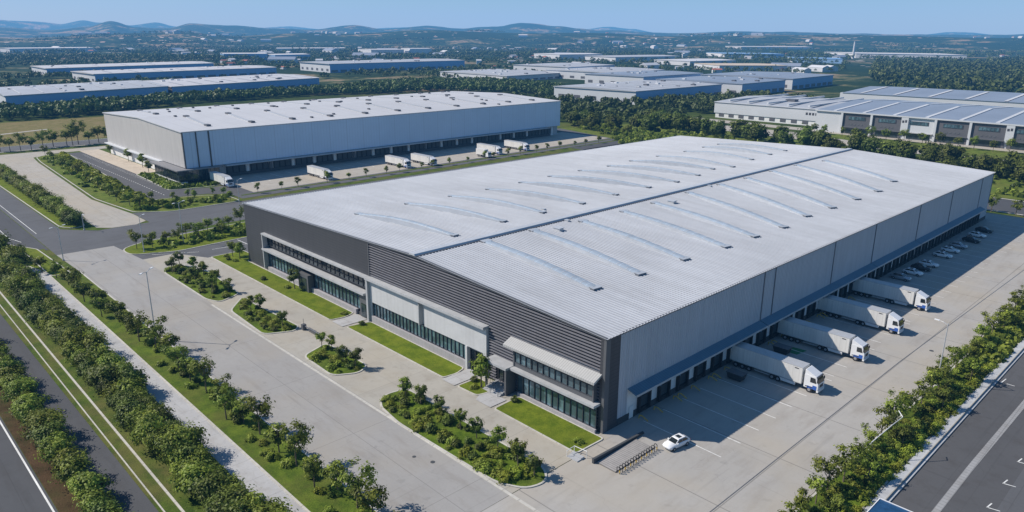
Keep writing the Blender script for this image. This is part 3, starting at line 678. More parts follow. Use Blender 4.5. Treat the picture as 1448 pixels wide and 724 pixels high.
# right side cladding above docks, with ribs
a = MB()
prof = []
y = 3.4
while y < L - .2:
    prof += [(0.0, y), (0.0, y + .42), (-.07, y + .47), (-.07, y + .55)]; y += .6
n = len(prof)
vs = [(x, yy, 5.4) for x, yy in prof] + [(x, yy, H - .1) for x, yy in prof]
a.add(vs, [(i, i + 1, n + i + 1, n + i) for i in range(n - 1)])
a.build('wall_cladding', M['side'], B1)
for q0, q1 in ((3.4, 5.8), (191, L - .2)): box('wall_panel', M['side'], (-.36, -.02, q0, q1, 1.0, 5.4), B1)
MB().box(-.36, 0.0, 5.8, 191, 1.15, 5.4).build('dock_wall', M['dock_wall'], B1)
MB().box(-.36, .04, 3.4, L - .25, 0, 1.15).build('base_wall', M['dock_base'], B1)
MB().box(-1, .02, 0, 3.4, 0, H - .12).build('corner_cladding', M['dark_clad'], B1)
MB().box(-.1, .06, 3.36, L - .1, H - .35, H + .04).build('eaves_gutter', M['trim'], B1)
for y in (47, 51.3, 78.2, 101, 131.3, 158, 187.3, 199.3):
    box('downpipe', M['downpipe'], (.002, .14, y - .12, y + .12, 5.6, H - .3), B1)
# facade panels (in the plane y = 0..1) round the openings
def gable(x0, x1, z0, y0, y1, m, name, zoff=-.15):
    pts = [(x0, z0), (x1, z0), (x1, roofz(x1) + zoff)]
    if x0 < RX < x1: pts.append((RX, RH + zoff))
    pts.append((x0, roofz(x0) + zoff)); return MB().extrude(pts, y0, y1, 'y').build(name, m, B1)
LX = -62.6
gable(W, LX, 9.9, 0, .99, M['dark_clad'], 'dark_cladding')
MB().box(W, -110.2, 0, .99, 0, 9.9).box(-110.2, -64, 0.02, .97, 0, .7).build('dark_cladding', M['dark_clad'], B1)
# left window box
MB().box(-110.2, LX, -1.0, .9, 9.5, 9.9).box(-110.2, -109.8, -.9, .9, .7, 9.5).build('canopy', M['slab'], B1)
MB().box(-110.2, LX - 1, -1.15, .9, 5.55, 6.0).build('canopy', M['slab'], B1)
def glazing(x0, x1, z0, z1, y, step, parent, gm, name='window', rail=None):
    f = MB().box(x0, x1, y, y + .12, z0, z0 + .15).box(x0, x1, y, y + .12, z1 - .15, z1)
    n = max(1, round((x1 - x0) / step))
    for i in range(n + 1):
        x = x0 + (x1 - x0) * i / n; f.box(x - .06, x + .06, y - .03, y + .10, z0, z1)
    if rail: f.box(x0, x1, y - .02, y + .1, rail - .05, rail + .05)
    w_ = f.build(name, M['mullion'], parent)
    MB().box(x0, x1, y + .14, y + .2, z0, z1).build('pane', gm, w_); return w_
glazing(-109.7, -64, 6.6, 9.3, .35, 1.9, B1, M['glass_d'], rail=7.6)
box('window_back', M['louvre_gap'], (-109.8, -64, .6, .98, .7, 9.5), B1)
glazing(-109.7, -92, 1.15, 5.0, .3, 1.55, B1, M['glass'], rail=3.9)
glazing(-86.6, -67, 1.15, 5.0, .3, 1.55, B1, M['glass'], rail=3.9)
MB().box(-91.6, -87, -1.2, .3, 0, 4.2).build('porch', M['trim'], B1)
d = MB().box(-90.9, -87.7, -1.26, -1.21, .2, 3.4).build('door', M['glass_d'], B1)
MB().box(-66.6, -63.3, -.2, .6, .1, 5.5).build('porch', M['trim'], B1); box('door', M['glass_d'], (-66, -64, -.26, -.21, .2, 3.2), B1)
# plinth walks
MB().box(-109, -68, -.4, .28, 0, 1.15).build('plinth', M['plinth'], B1)
MB().box(-61.7, -31.52, -.5, .08, 0, 1.5).build('plinth', M['plinth'], B1)
MB().box(-17.6, -.8, -.9, -.53, 0, .62).build('plinth', M['plinth'], B1)
# louvred cladding
gable(LX, -.4, 9.9, .45, .98, M['louvre_gap'], 'louvre_backing')
MB().box(-26.4, -18.6, .45, .98, 0, 9.9).box(-18.6, -.4, .45, .98, 8.5, 9.9).box(-1.6, -.4, .45, .98, 0, 8.5).build('louvre_backing', M['louvre_gap'], B1)
lv = MB(); z = .25
while z < RH:
    segs = []
    if z > 9.9:
        if z < H - .3: segs = [(LX, -.45)]
        else:
            t = (z + .3 - H) / (RH - H)
            if t < 1: segs = [(max(LX, W + (RX - W) * t), 0 + (RX) * t - .3)]
    else:
        segs = [(-25.7, -18.5)] if z > 4.7 or z < .5 else [(-25.7, -24), (-19.6, -18.5)]
        segs.append((-1.5, -.45))
        if z > 9.3: segs = [(-25.7, -.45)]
    for x0, x1 in segs:
        if x1 > x0: lv.add([(x0, .42, z + .20), (x1, .42, z + .20), (x1, .04, z + .15), (x0, .04, z + .15), (x0, .04, z), (x1, .04, z), (x1, .42, z + .06), (x0, .42, z + .06)],
                   [(0, 1, 2, 3), (3, 2, 5, 4), (4, 5, 6, 7)])
    z += .52
lv.build('louvre_cladding', M['louvre'], B1)
box('joint_trim', M['trim'], (LX - .15, LX + .1, -.03, .44, 9.9, roofz(LX) - .1), B1); box('corner_trim', M['trim'], (-.42, .05, -.05, .98, 0, H - .1), B1)
t_ = MB(); 
for x0, x1 in ((W, RX), (RX, 0.05)):
    t_.add([(x0, -.12, roofz(x0) - .28), (x1, -.12, roofz(x1) - .28), (x1, -.12, roofz(x1) + .06), (x0, -.12, roofz(x0) + .06), (x0, .3, roofz(x0) - .28), (x1, .3, roofz(x1) - .28), (x1, .3, roofz(x1) + .06), (x0, .3, roofz(x0) + .06)],
      [(0, 1, 2, 3), (3, 2, 6, 7), (0, 4, 5, 1), (4, 7, 6, 5)])
t_.build('roof_fascia', M['trim'], B1)
# white central block
MB().box(LX + .1, -44.9, -.3, .98, 4.5, 9.35).box(-43.7, -26, -.3, .98, 4.5, 9.35).box(-44.9, -43.7, .2, .98, 4.5, 9.35).box(LX + .1, -61.7, -.3, .98, .0, 4.5).box(-26.9, -26, -.3, .98, 0, 4.5).box(-31.5, -31, -.5, .98, 0, 4.5).box(LX + .1, -31.5, -.1, .98, 0, 1.5).build('white_panel', M['white_wall'], B1)
MB().box(LX - .2, -25.8, -1.2, .9, 9.4, 9.88).build('cornice', M['slab'], B1)
MB().box(-62.9, -62.3, -.9, .3, 0, 9.4).build('pilaster', M['slab'], B1)
MB().box(-45.0, -44.8, -.75, .2, 4.5, 9.4).build('pilaster', M['slab'], B1)
glazing(-61.7, -31.5, 1.5, 4.5, -.05, 1.15, B1, M['glass'])
MB().box(-31, -26.9, .1, .98, 4.1, 4.5).build('door_frame', M['slab'], B1)
glazing(-31, -26.9, .3, 4.1, .3, 1.3, B1, M['glass_d'], 'door')
# right office block
MB().box(-18.5, -1.6, -.7, .1, 5.02, 5.75).build('spandrel', M['trim'], B1)
glazing(-18.5, -1.6, 5.75, 8.3, -.75, 1.35, B1, M['glass'], rail=7.6)
MB().box(-18.6, -1.6, -.6, .5, 8.32, 8.8).box(-18.8, -18.52, -.8, .98, 4.9, 8.8).box(-1.58, -1.4, -.8, .98, 4.9, 8.8).build('window_surround', M['trim'], B1)
glazing(-18.0, -1.0, .55, 4.5, -.5, 1.35, B1, M['glass'], rail=3.6)
box('window_back', M['louvre_gap'], (-18.6, -1.62, .12, .44, 0, 8.5), B1)
MB().box(-18.2, -1, -.52, .1, .0, .55).build('sill_wall', M['trim'], B1)
cp = MB().add([(-20.2, -1.8, 8.85), (-.6, -1.8, 8.85), (-.6, .5, 9.9), (-20.2, .5, 9.9), (-20.2, -1.8, 8.45), (-.6, -1.8, 8.45), (-.6, .5, 9.5), (-20.2, .5, 9.5)],
   [(0, 1, 2, 3), (7, 6, 5, 4), (0, 4, 5, 1), (1, 5, 6, 2), (3, 2, 6, 7), (0, 3, 7, 4)])
cp.build('canopy', mat('canopy_ribbed', (.42, .42, .41), .6, .08, .5, stripes=((0, .45, .12, .72),)), B1)
MB().box(-18.6, -.55, -1.7, -.1, 4.6, 5.0).box(-24.2, -18.7, -2.6, .3, 4.65, 5.05).build('canopy', M['slab'], B1)
MB().box(-19.2, -18.8, -2.4, -.2, 0, 4.64).box(-24, -23.7, -2.4, -2.1, 0, 4.64).build('porch_column', M['trim'], B1)
glazing(-23.5, -19.7, .6, 4.1, .2, 1.2, B1, M['glass_d'], 'door')
st = MB()
for i in range(4): st.box(-23.4, -19.3, -3.6 + i * .45, -.2 if i == 3 else -3.15 + i * .45, 0, .15 * (i + 1))
st.build('steps', M['slab'], B1)
hr = MB()
for x in (-23.3, -21.3, -19.4):
    hr.tube([(x, -3.7, .1), (x, -3.7, 1.1), (x, -2, 1.6), (x, -.5, 1.6)], .04, 6)
    for i in range(6): hr.tube([(x, -3.5 + i * .55, .3), (x, -3.5 + i * .55, 1.15 + min(.4, i * .14))], .025, 5)
hr.build('handrail', M['mullion'], B1)
sheet('path', [(-30.9, -6.4), (-27.6, -6.4), (-27.6, -.05), (-30.9, -.05)], .10, M['walk'], None)
sheet('path', [(-21.2, -7), (-17.6, -7), (-17.6, -3.4), (-23.2, -3.4)], .10, M['walk'], None)
sheet('path', [(-67.8, -6.4), (-63.8, -6.4), (-63.8, -.3), (-67.8, -.3)], .10, M['walk'], None)
MB().add([(-62.6, .5, 17), (-26, .5, 17)], []).v if False else None
# roof: standing seam sheets, ribs as geometry
def seam_roof(x0, x1, z0, z1, name):
    a = MB(); prof = []; y = -.25
    while y < L + .1:
        prof += [(y, 0), (y + .5, 0), (y + .56, .09), (y + .70, .09), (y + .76, 0)]; y += .78
    n = len(prof)
    a.add([(x0, p, z0 + q) for p, q in prof] + [(x1, p, z1 + q) for p, q in prof], [(i, i + 1, n + i + 1, n + i) for i in range(n - 1)])
    return a.build(name, M['roof'], B1)
seam_roof(W - .3, RX, H, RH, 'roof'); seam_roof(RX, .3, RH, H - .01, 'roof')
MB().extrude([(RX - .95, RH + .06), (RX - .75, RH + .42), (RX + .75, RH + .42), (RX + .95, RH + .06)], -.3, L, 'y').build('ridge_cap', M['curbw'], B1)
MB().box(RX + .97, RX + 1.3, -.25, L - .1, RH - .1, RH + .10).build('ridge_shadow_strip', M['vent'], B1)  # dark strip beside the ridge cap, standing in for its shadow
MB().box(W - .45, W - .3, -.1, L, H - .3, H + .12).build('roof_fascia', M['curbw'], B1)
# rooflights
def rooflight(xa, ya, xb, yb, wd=1.7, bow=.55):
    d = Vector((xb - xa, yb - ya)); Ln = d.length; d.normalize(); nn = Vector((-d.y, d.x)); hw = wd / 2; seg = 12
    def P(t, o, dz, k=1):
        q = Vector((xa, ya)) + d * (t * Ln) + nn * o; return (q.x, q.y, roofz(q.x) + dz + k * bow * math.sin(PI * min(1, max(0, t))))
    base = MB(); pane = MB(); bars = MB()
    prof = [(-hw - .14, 0, 0), (-hw - .14, .2, 1), (-hw, .2, 1), (hw, .2, 1), (hw + .14, .2, 1), (hw + .14, 0, 0)]
    arc = [(-hw, .22), (-hw * .75, .36), (-hw * .3, .44), (hw * .3, .44), (hw * .75, .36), (hw, .22)]
    bv = []; pv = []
    for i in range(seg + 1):
        bv += [P(i / seg, o, z, k) for o, z, k in prof]; pv += [P(i / seg, o, z) for o, z in arc]
    fs = [(i * 6 + k, i * 6 + k + 1, i * 6 + 7 + k, i * 6 + 6 + k) for i in range(seg) for k in range(5)]
    base.add(bv, fs); pane.add(pv, fs)
    b = base.build('rooflight', M['curbw'], B1); pane.build('pane', M['skyl'], b, smooth=True)
    bars.add([P(i / seg, e, .455) for i in range(seg + 1) for e in (-.04, .04)], [(2 * i, 2 * i + 1, 2 * i + 3, 2 * i + 2) for i in range(seg)])
    for i in range(1, seg):
        t = i / seg; w_ = .0022
        bars.add([P(t - w_, o, dz + .02) for o, dz in arc] + [P(t + w_, o, dz + .02) for o, dz in arc], [(k, k + 1, 7 + k, 6 + k) for k in range(5)])
    bars.build('glazing_bars', M['curbw'], b)
    for t in (0, 1):
        t0, t1 = (-.03, .012) if t == 0 else (.988, 1.026)
        for nm, m_, e, za, zb in (('vent_box', M['downpipe'], 0, 0, .36), ('vent_lid', M['galv'], .06, .36, .42)):
            v = MB(); ex = e / Ln; h2 = hw + .1 + e
            v.add([P(t0 - ex, -h2, za, 0), P(t1 + ex, -h2, za, 0), P(t1 + ex, h2, za, 0), P(t0 - ex, h2, za, 0), P(t0 - ex, -h2, zb, 0), P(t1 + ex, -h2, zb, 0), P(t1 + ex, h2, zb, 0), P(t0 - ex, h2, zb, 0)],
                [(0, 3, 2, 1), (4, 5, 6, 7), (0, 1, 5, 4), (1, 2, 6, 5), (2, 3, 7, 6), (3, 0, 4, 7)])
            v.build(nm, m_, b)
LEFT = [(-85.8, 12.8, -53, 14.8), (-87.0, 28.1, -55, 30.6), (-86.5, 41.8, -55, 43.4), (-86.6, 55.2, -55, 57.6), (-87.5, 68.9, -56, 72), (-88.5, 82.3, -56, 86.5), (-88.8, 96.6, -55.2, 98.9), (-88, 110, -57, 112.7), (-89.5, 123.8, -60, 126), (-89.2, 139, -57.6, 134), (-89, 156, -61, 152.4), (-90.5, 171, -62.5, 168), (-91, 182.6, -63, 180.6)]
RIGHT = [(-44.3, 16.4, -14.2, 14.1), (-43.9, 29.7, -13.8, 26.2), (-42.3, 43.8, -13.4, 40), (-42, 58.2, -12.6, 53.8), (-42.4, 71.2, -12.6, 65.7), (-43.4, 88, -12.2, 78), (-43.6, 104, -13.4, 92.4), (-43.3, 118.5, -13.1, 105.8), (-43.8, 134.8, -13, 120.8), (-43.8, 151, -13.2, 136), (-41.6, 167, -15.4, 154)]
for q in LEFT: rooflight(*q, wd=1.3, bow=.9)
for q in RIGHT: rooflight(*q, wd=1.85, bow=.5)
def rooftop_unit(x, y, s, label):
    z = roofz(x) + .05
    o = empty('rooftop_vent', (x, y, z), 0, label, 'roof vent', 'small vents on the main roof')
    MB().box(-s, s, -s * .7, s * .7, -.1, .55 * s).build('housing', M['galv'], o); MB().box(-s * 1.15, s * 1.15, -s * .85, s * .85, .55 * s, .7 * s).build('hood', M['curbw'], o)
for k, (x, y, s) in enumerate(((-41.5, 34.5, .9), (-45, 41.2, .5), (-40.5, 75.5, .9), (-57, 46, .5), (-44.8, 100, .5))):
    rooftop_unit(x, y, s, 'small metal vent box near the ridge of the main roof, %s from the front' % ordn(k))
# dock canopy and doors
for y0, y1, zz in ((5.8, 46.9, 5.6), (47.1, 100.8, 5.6), (101, 131, 5.6), (131.2, 190.5, 5.6)):
    MB().add([(-.02, y0, zz), (1.75, y0, zz - .6), (1.75, y1, zz - .6), (-.02, y1, zz), (-.02, y0, zz - .2), (1.75, y0, zz - .8), (1.75, y1, zz - .8), (-.02, y1, zz - .2)],
       [(0, 1, 2, 3), (7, 6, 5, 4), (0, 4, 5, 1), (1, 5, 6, 2), (2, 6, 7, 3), (3, 7, 4, 0)]).build('dock_canopy', M['roof_dark'], B1)
    MB().box(1.75, 1.83, y0, y1, zz - .9, zz - .55).build('canopy_fascia', M['kerbw'], B1)
dy = [8.4 + 5.4 * k for k in range(34)]
for y in dy:
    if y > 188: break
    f = MB().box(0.0, .55, y, y + .35, .5, 3.7).box(0.0, .55, y + 2.75, y + 3.1, .5, 3.7).box(0, .55, y + .35, y + 2.75, 3.3, 3.7).box(.05, .35, y + .35, y + 2.75, .5, 1.1)
    f = f.build('dock_seal', M['seal'], B1)
    box('dock_door', M['dock_door'], (.06, .12, y + .35, y + 2.75, 1.15, 3.3), f)
    b_ = MB()
    for q in (y + .5, y + 2.3): b_.box(.35, .55, q, q + .25, .6, 1.05)
    b_.build('bumper', M['black'], f)
    box('cross_beam', M['roof_dark'], (0.02, 1.7, y + 3.9, y + 4.0, 4.3, 4.5), B1)
box('door', M['white_paint'], (.05, .1, 6.4, 7.4, .1, 2.2), B1)
for k, y in enumerate(dy[:16]):
    for q, s in ((y - .5, 'near'), (y + 3.5, 'far')):
        if k % 2 and s == 'near': continue
        o = MB().tube([(.9, q, 0), (1.0, q, .55), (1.5, q + .05, .6)], .09, 8).tube([(1.5, q + .05, .6), (2.6, q + .1, .12)], .08, 8)
        tag(o.build('wheel_guide', M['yellow']), 'yellow wheel guide on the %s side of the %s dock door' % (s, ordn(k)), 'wheel guide', 'yellow wheel guides at the docks')

for k, (x, y, w_) in enumerate(((-14.5, -24.5, .28), (-11.6, -23.4, .34), (24, 70, .4))):
    o = MB().tube([(x, y, .0), (x, y, .03)], w_, 14).build('manhole_cover', M['dock_base']); tag(o, 'small dark cover in the concrete, ' + ('left of the pair below the long island', 'right of the pair below the long island', 'alone behind the trucks')[k], 'manhole cover')
# loading ramp beside the corner
rw = MB().add([(4.0, -7.2, 0), (4.35, -7.2, 0), (4.35, 4.6, 0), (4.0, 4.6, 0), (4.0, -7.2, .75), (4.35, -7.2, .75), (4.35, 4.6, .35), (4.0, 4.6, .35)], [(0, 3, 2, 1), (4, 5, 6, 7), (0, 1, 5, 4), (1, 2, 6, 5), (2, 3, 7, 6), (3, 0, 4, 7)]).build('ramp_wall', M['dock_base'])
tag(rw, 'low dark wall along the plank deck beside the building corner', 'wall')
box('wall_cap', M['kerbw'], (3.95, 4.0, -7.2, 4.6, .02, .3), rw)
dk = MB().box(4.5, 7.8, -6.7, 2.3, .02, .16).build('plank_deck', M['wood']); tag(dk, 'grey slatted deck on the yard beside the building corner', 'deck')
for k in range(15):
    y = -6.5 + k * .62
    o = empty('barrier_post', (8.15, y, 0), 0, 'black and yellow post along the slatted deck, %s from near end' % ordn(k), 'post', 'black and yellow posts along the deck')
    MB().tube([(-.25, 0, 0), (-.25, 0, .85), (-.1, 0, .98), (.1, 0, .98), (.25, 0, .85), (.25, 0, 0)], .06, 6).tube([(-.25, 0, .45), (.25, 0, .45)], .05, 6).build('hoop', M['black'], o)
    if k % 2 == 0: MB().tube([(.25, 0, .2), (.25, 0, .55)], .085, 6).build('band', M['yellow'], o)
sr = empty('garden_steps', (1.6, -8.0, 0), 0, 'small concrete steps with a pale handrail at the lawn corner', 'steps')
MB().box(-1.1, .9, -.6, .2, 0, .15).box(-1.1, .9, .2, .9, 0, .3).build('tread', M['slab'], sr)
MB().tube([(-1.1, -.6, 0), (-1.1, -.6, 1.0), (-1.1, 1.0, 1.1), (1.1, 1.2, 1.1), (1.1, 1.2, 0)], .05, 6).tube([(-1.1, 1, 0), (-1.1, 1, 1.1)], .05, 6).build('handrail', M['white_paint'], sr)
gt = empty('vehicle_barrier', (-65, -12.8, 0), 0, 'dark vehicle barrier with control box across the gap between islands', 'barrier')
MB().box(-3.3, -2.5, -.4, .4, 0, 1.2).build('control_box', M['trim'], gt); MB().box(-2.5, 3.4, -.06, .06, .85, 1.0).build('arm', M['downpipe'], gt)
MB().box(-1.4, 1.4, .2, .5, 0, .8).box(1.8, 3.2, .2, .5, 0, .8).build('fence_panel', M['trim'], gt)
MB().tube([(-2.9, 0, 1.2), (-2.9, 0, 2.4)], .04, 6).build('pole', M['trim'], gt)
# blue roofed booth
bo = empty('carport', (37.6, 6.2, 0), 0, 'small shelter with dark blue panel roof by the low wall', 'shelter')
MB().box(-1.2, 2.6, -4, 3.8, 2.3, 2.42).build('roof', M['bluepan'], bo)
MB().box(-1.3, 2.7, -4.1, -4.0, 2.25, 2.5).box(-1.3, 2.7, 3.8, 3.9, 2.25, 2.5).box(-1.3, -1.2, -4, 3.8, 2.25, 2.5).box(2.6, 2.7, -4, 3.8, 2.25, 2.5).build('roof_frame', M['white_paint'], bo)
for x, y in ((-1, 3.5), (2.4, 3.5), (-1, -3.7), (2.4, -3.7)): MB().tube([(x, y, 0), (x, y, 2.3)], .07, 6).build('post', M['white_paint'], bo)

# ------------------------------------------------------------------ lamps
def lamp(x, y, h, label, double=True, rz=0):
    o = empty('street_lamp', (x, y, 0), rz, label, 'street lamp', 'tall pale street lamps')
    MB().tube([(0, 0, 0), (0, 0, h)], [.13, .07], 8).build('pole', M['galv'], o)
    MB().box(-.2, .2, -.2, .2, 0, .35).build('base', M['galv'], o)
    a = MB().tube([(0, 0, h - .25), (.7, 0, h + .05), (1.6, 0, h + .15)], .045, 6)
    if double: a.tube([(0, 0, h - .25), (-.7, 0, h + .05), (-1.6, 0, h + .15)], .045, 6)
    a.build('arm', M['galv'], o)
    for s in ((1, -1) if double else (1,)):
        MB().box(s * 1.4, s * 2.25, -.16, .16, h + .08, h + .2).build('lamp_head', M['white_paint'], o)
lamp(-82.8, -36.6, 14.2, 'tall double-armed lamp in the strip between footpath and front yard', rz=2.3)
lamp(29.6, 54.5, 11.6, 'tall straight lamp on the right bank behind the trucks', False, rz=3)
lamp(-147.7, -17.8, 10.2, 'lamp at the near tip of the island left of the building', rz=2.2, double=False)
lamp(-154.3, -35.9, 9.2, 'lamp on the left road corner where the cross road begins', rz=2)
lamp(-149.7, -6.4, 12, 'lamp in the middle of the island left of the building', rz=2)
lamp(-176, 22.2, 11, 'lamp beyond the roof corner beside the cross road', False, rz=2)
lamp(-185.2, -23, 5, 'short lamp at the tip of the left verge island', False)
bl = empty('street_lamp', (30.6, 21.5, 0), 0, 'bent pale lamp with a long drooping arm on the right bank', 'street lamp')
MB().tube([(0, 0, 0), (.1, 0, 2.6), (.25, .1, 3.2), (1.6, 2.8, 5.3), (2.4, 4.4, 6.4)], [.1, .08, .07, .06, .05], 7).build('pole', M['galv'], bl)
MB().tube([(2.4, 4.4, 6.4), (1.6, 4.9, 6.9)], .06, 6).build('lamp_head', M['white_paint'], bl)

# ------------------------------------------------------------------ trucks and cars
def wheel(parent, x, y, r=.5, w_=.28):
    o = MB().tube([(x, y - w_ / 2, r), (x, y + w_ / 2, r)], r, 20).build('wheel', M['black'], parent)
    s = 1 if y > 0 else -1
    MB().tube([(x, y + s * (w_ / 2 - .05), r), (x, y + s * (w_ / 2 + .02), r)], [r * .56, r * .5], 14).build('rim', M['rim'], o)
def truck(dark=False):
    t = empty('articulated_truck', (0, 0, 0), 0, 'x', 'truck')   # front of the cab at x=0, tail at x=-17
    hw = 1.28
    MB().box(-16.9, -2.9, -hw, hw, 1.12, 4.05).build('trailer_box', M['trailer'], t, bevel=.03)
    MB().box(-16.93, -2.87, -hw - .02, hw + .02, 4.0, 4.07).box(-16.93, -2.87, -hw - .025, hw + .025, 1.08, 1.2).box(-2.95, -2.86, -hw - .03, -hw + .1, 1.1, 4.06).box(-2.95, -2.86, hw - .1, hw + .03, 1.1, 4.06).build('trailer_frame', M['galv'], t)
    MB().box(-4.3, -3.6, -hw - .035, -hw - .0, 3.62, 3.78).box(-4.3, -3.6, hw, hw + .035, 3.62, 3.78).build('logo_mark', M['signink'], t)
    MB().box(-16.5, -.9, -.5, .5, .72, 1.08).box(-16.9, -16.6, -1.2, 1.2, .55, .8).build('chassis', M['chassis'], t)
    MB().box(-6.9, -4.0, -1.2, -1.0, .45, .98).box(-6.9, -4.0, 1.0, 1.2, .45, .98).build('side_skirt', M['cabw'], t)
    MB().box(-11.6, -8.6, -1.1, -1.04, .55, .7).box(-11.6, -8.6, 1.04, 1.1, .55, .7).build('side_guard', M['galv'], t)
    for x in (-15.2, -13.9, -12.6): 
        for y in (-1.08, 1.08): wheel(t, x, y)
    for x in (-8.0, -6.9 - .0):
        for y in (-1.08, 1.08): wheel(t, x - .2, y)
    for y in (-1.08, 1.08): wheel(t, -1.5, y, .52)
    # cab
    prof = [(-2.5, .75), (-.1, .75), (0, 1.0), (0, 1.75), (-.12, 2.1), (-.42, 3.05), (-.6, 3.2), (-2.5, 3.2)]
    cab = MB().extrude([(x, z) for x, z in prof], -1.22, 1.22, 'y').build('cab', M['cabw'], t, bevel=.05)
    MB().extrude([(-.7, 3.2), (-2.35, 3.95), (-2.5, 3.95), (-2.5, 3.2)], -1.12, 1.12, 'y').build('roof_deflector', M['cabw'], t, bevel=.05)
    MB().add([(-.01 + .0, -1.08, 1.98), (-.01, 1.08, 1.98), (-.39, 1.04, 3.0), (-.39, -1.04, 3.0), (-.12, -1.08, 1.92), (-.12, 1.08, 1.92), (-.5, 1.04, 3.0), (-.5, -1.04, 3.0)], [(0, 1, 2, 3), (4, 7, 6, 5), (0, 3, 7, 4), (1, 5, 6, 2), (0, 4, 5, 1), (3, 2, 6, 7)]).build('windscreen', M['carglass'], t)
    for s in (-1, 1):
        MB().add([(-.35, s * 1.24, 1.95), (-1.45, s * 1.24, 1.95), (-1.45, s * 1.235, 2.85), (-.62, s * 1.235, 2.85), (-.35, s * 1.2, 1.95), (-1.45, s * 1.2, 1.95), (-1.45, s * 1.2, 2.85), (-.62, s * 1.2, 2.85)], [(0, 1, 2, 3), (7, 6, 5, 4), (0, 3, 7, 4), (1, 5, 6, 2), (0, 4, 5, 1), (3, 2, 6, 7)]).build('side_window', M['carglass'], t)
        MB().box(-.25, -.1, s * 1.2, s * 1.42, 2.2, 2.75).build('mirror', M['chassis'], t)
        MB().box(-1.9, -.95, s * 1.2, s * 1.245, .8, 1.2).box(-.95, -.25, s * 1.2, s * 1.245, .8, 1.5).build('livery_panel', M['cabb'], t)
        MB().box(-.06, .035, s * .7, s * 1.15, .85, 1.08).build('headlight', M['lamp'], t)
        MB().box(-2.2, -.9, s * 1.05, s * 1.255, .98, 1.12).build('wheel_arch', M['chassis'], t)
    MB().box(-.05, .03, -.65, .65, 1.15, 1.7).build('grille', M['chassis'], t)
    MB().box(-.25, .06, -1.22, 1.22, .42, .8).build('bumper', M['cabw'], t)
    MB().box(-.6, -.22, -1.12, 1.12, 3.0, 3.1).build('sun_visor', M['chassis'], t)
    return t
TR = truck()
main_tr = [(16.9, 37.2, 'white truck backed to the docks, nearest to the building corner'), (17.2, 55.7, 'white truck at the docks, second from the near corner'), (16.9, 74.3, 'white truck at the docks, third from the near corner'), (16.2, 92.6, 'white truck at the docks beside the parked cars, farthest of four')]
for x, y, l in main_tr: place(TR, (x, y, 0), math.radians(rnd.uniform(-1.2, 1.2)) if y > 38 else 0, 1, l, 'trucks docked at the main warehouse')
b2t = [(-218.5, 37.5, 'white truck parked beside the glazed corner office of the second warehouse'), (-205.5, 74, 'white truck at the second warehouse, nearest but one'), (-206.5, 114.5, 'left truck of the close pair at the second warehouse'), (-203.5, 127, 'right truck of the close pair at the second warehouse'), (-207.5, 172, 'white truck behind the short box truck at the second warehouse'), (-207, 191, 'farthest white truck at the second warehouse docks')]
for x, y, l in b2t: place(TR, (x, y, 0), 0, 1, l, 'trucks at the second warehouse')
bx = empty('box_truck', (-203.5, 161, 0), 0, 'short white box truck parked before two longer ones at the second warehouse', 'truck')
MB().box(-9, -2.6, -1.25, 1.25, 1.1, 3.9).build('cargo_box', M['trailer'], bx, bevel=.03)
MB().extrude([(-2.3, .6), (0, .6), (0, 1.6), (-.4, 2.9), (-2.3, 2.9)], -1.15, 1.15, 'y').build('cab', M['cabw'], bx, bevel=.05)
MB().box(-9, -.8, -.5, .5, .6, 1.0).build('chassis', M['chassis'], bx)
MB().add([(.01, -1, 1.68), (.01, 1, 1.68), (-.38, 1, 2.8), (-.38, -1, 2.8)], [(0, 1, 2, 3)]).build('windscreen', M['carglass'], bx)
for x in (-7.4, -1.3):
    for y in (-1, 1): wheel(bx, x, y)

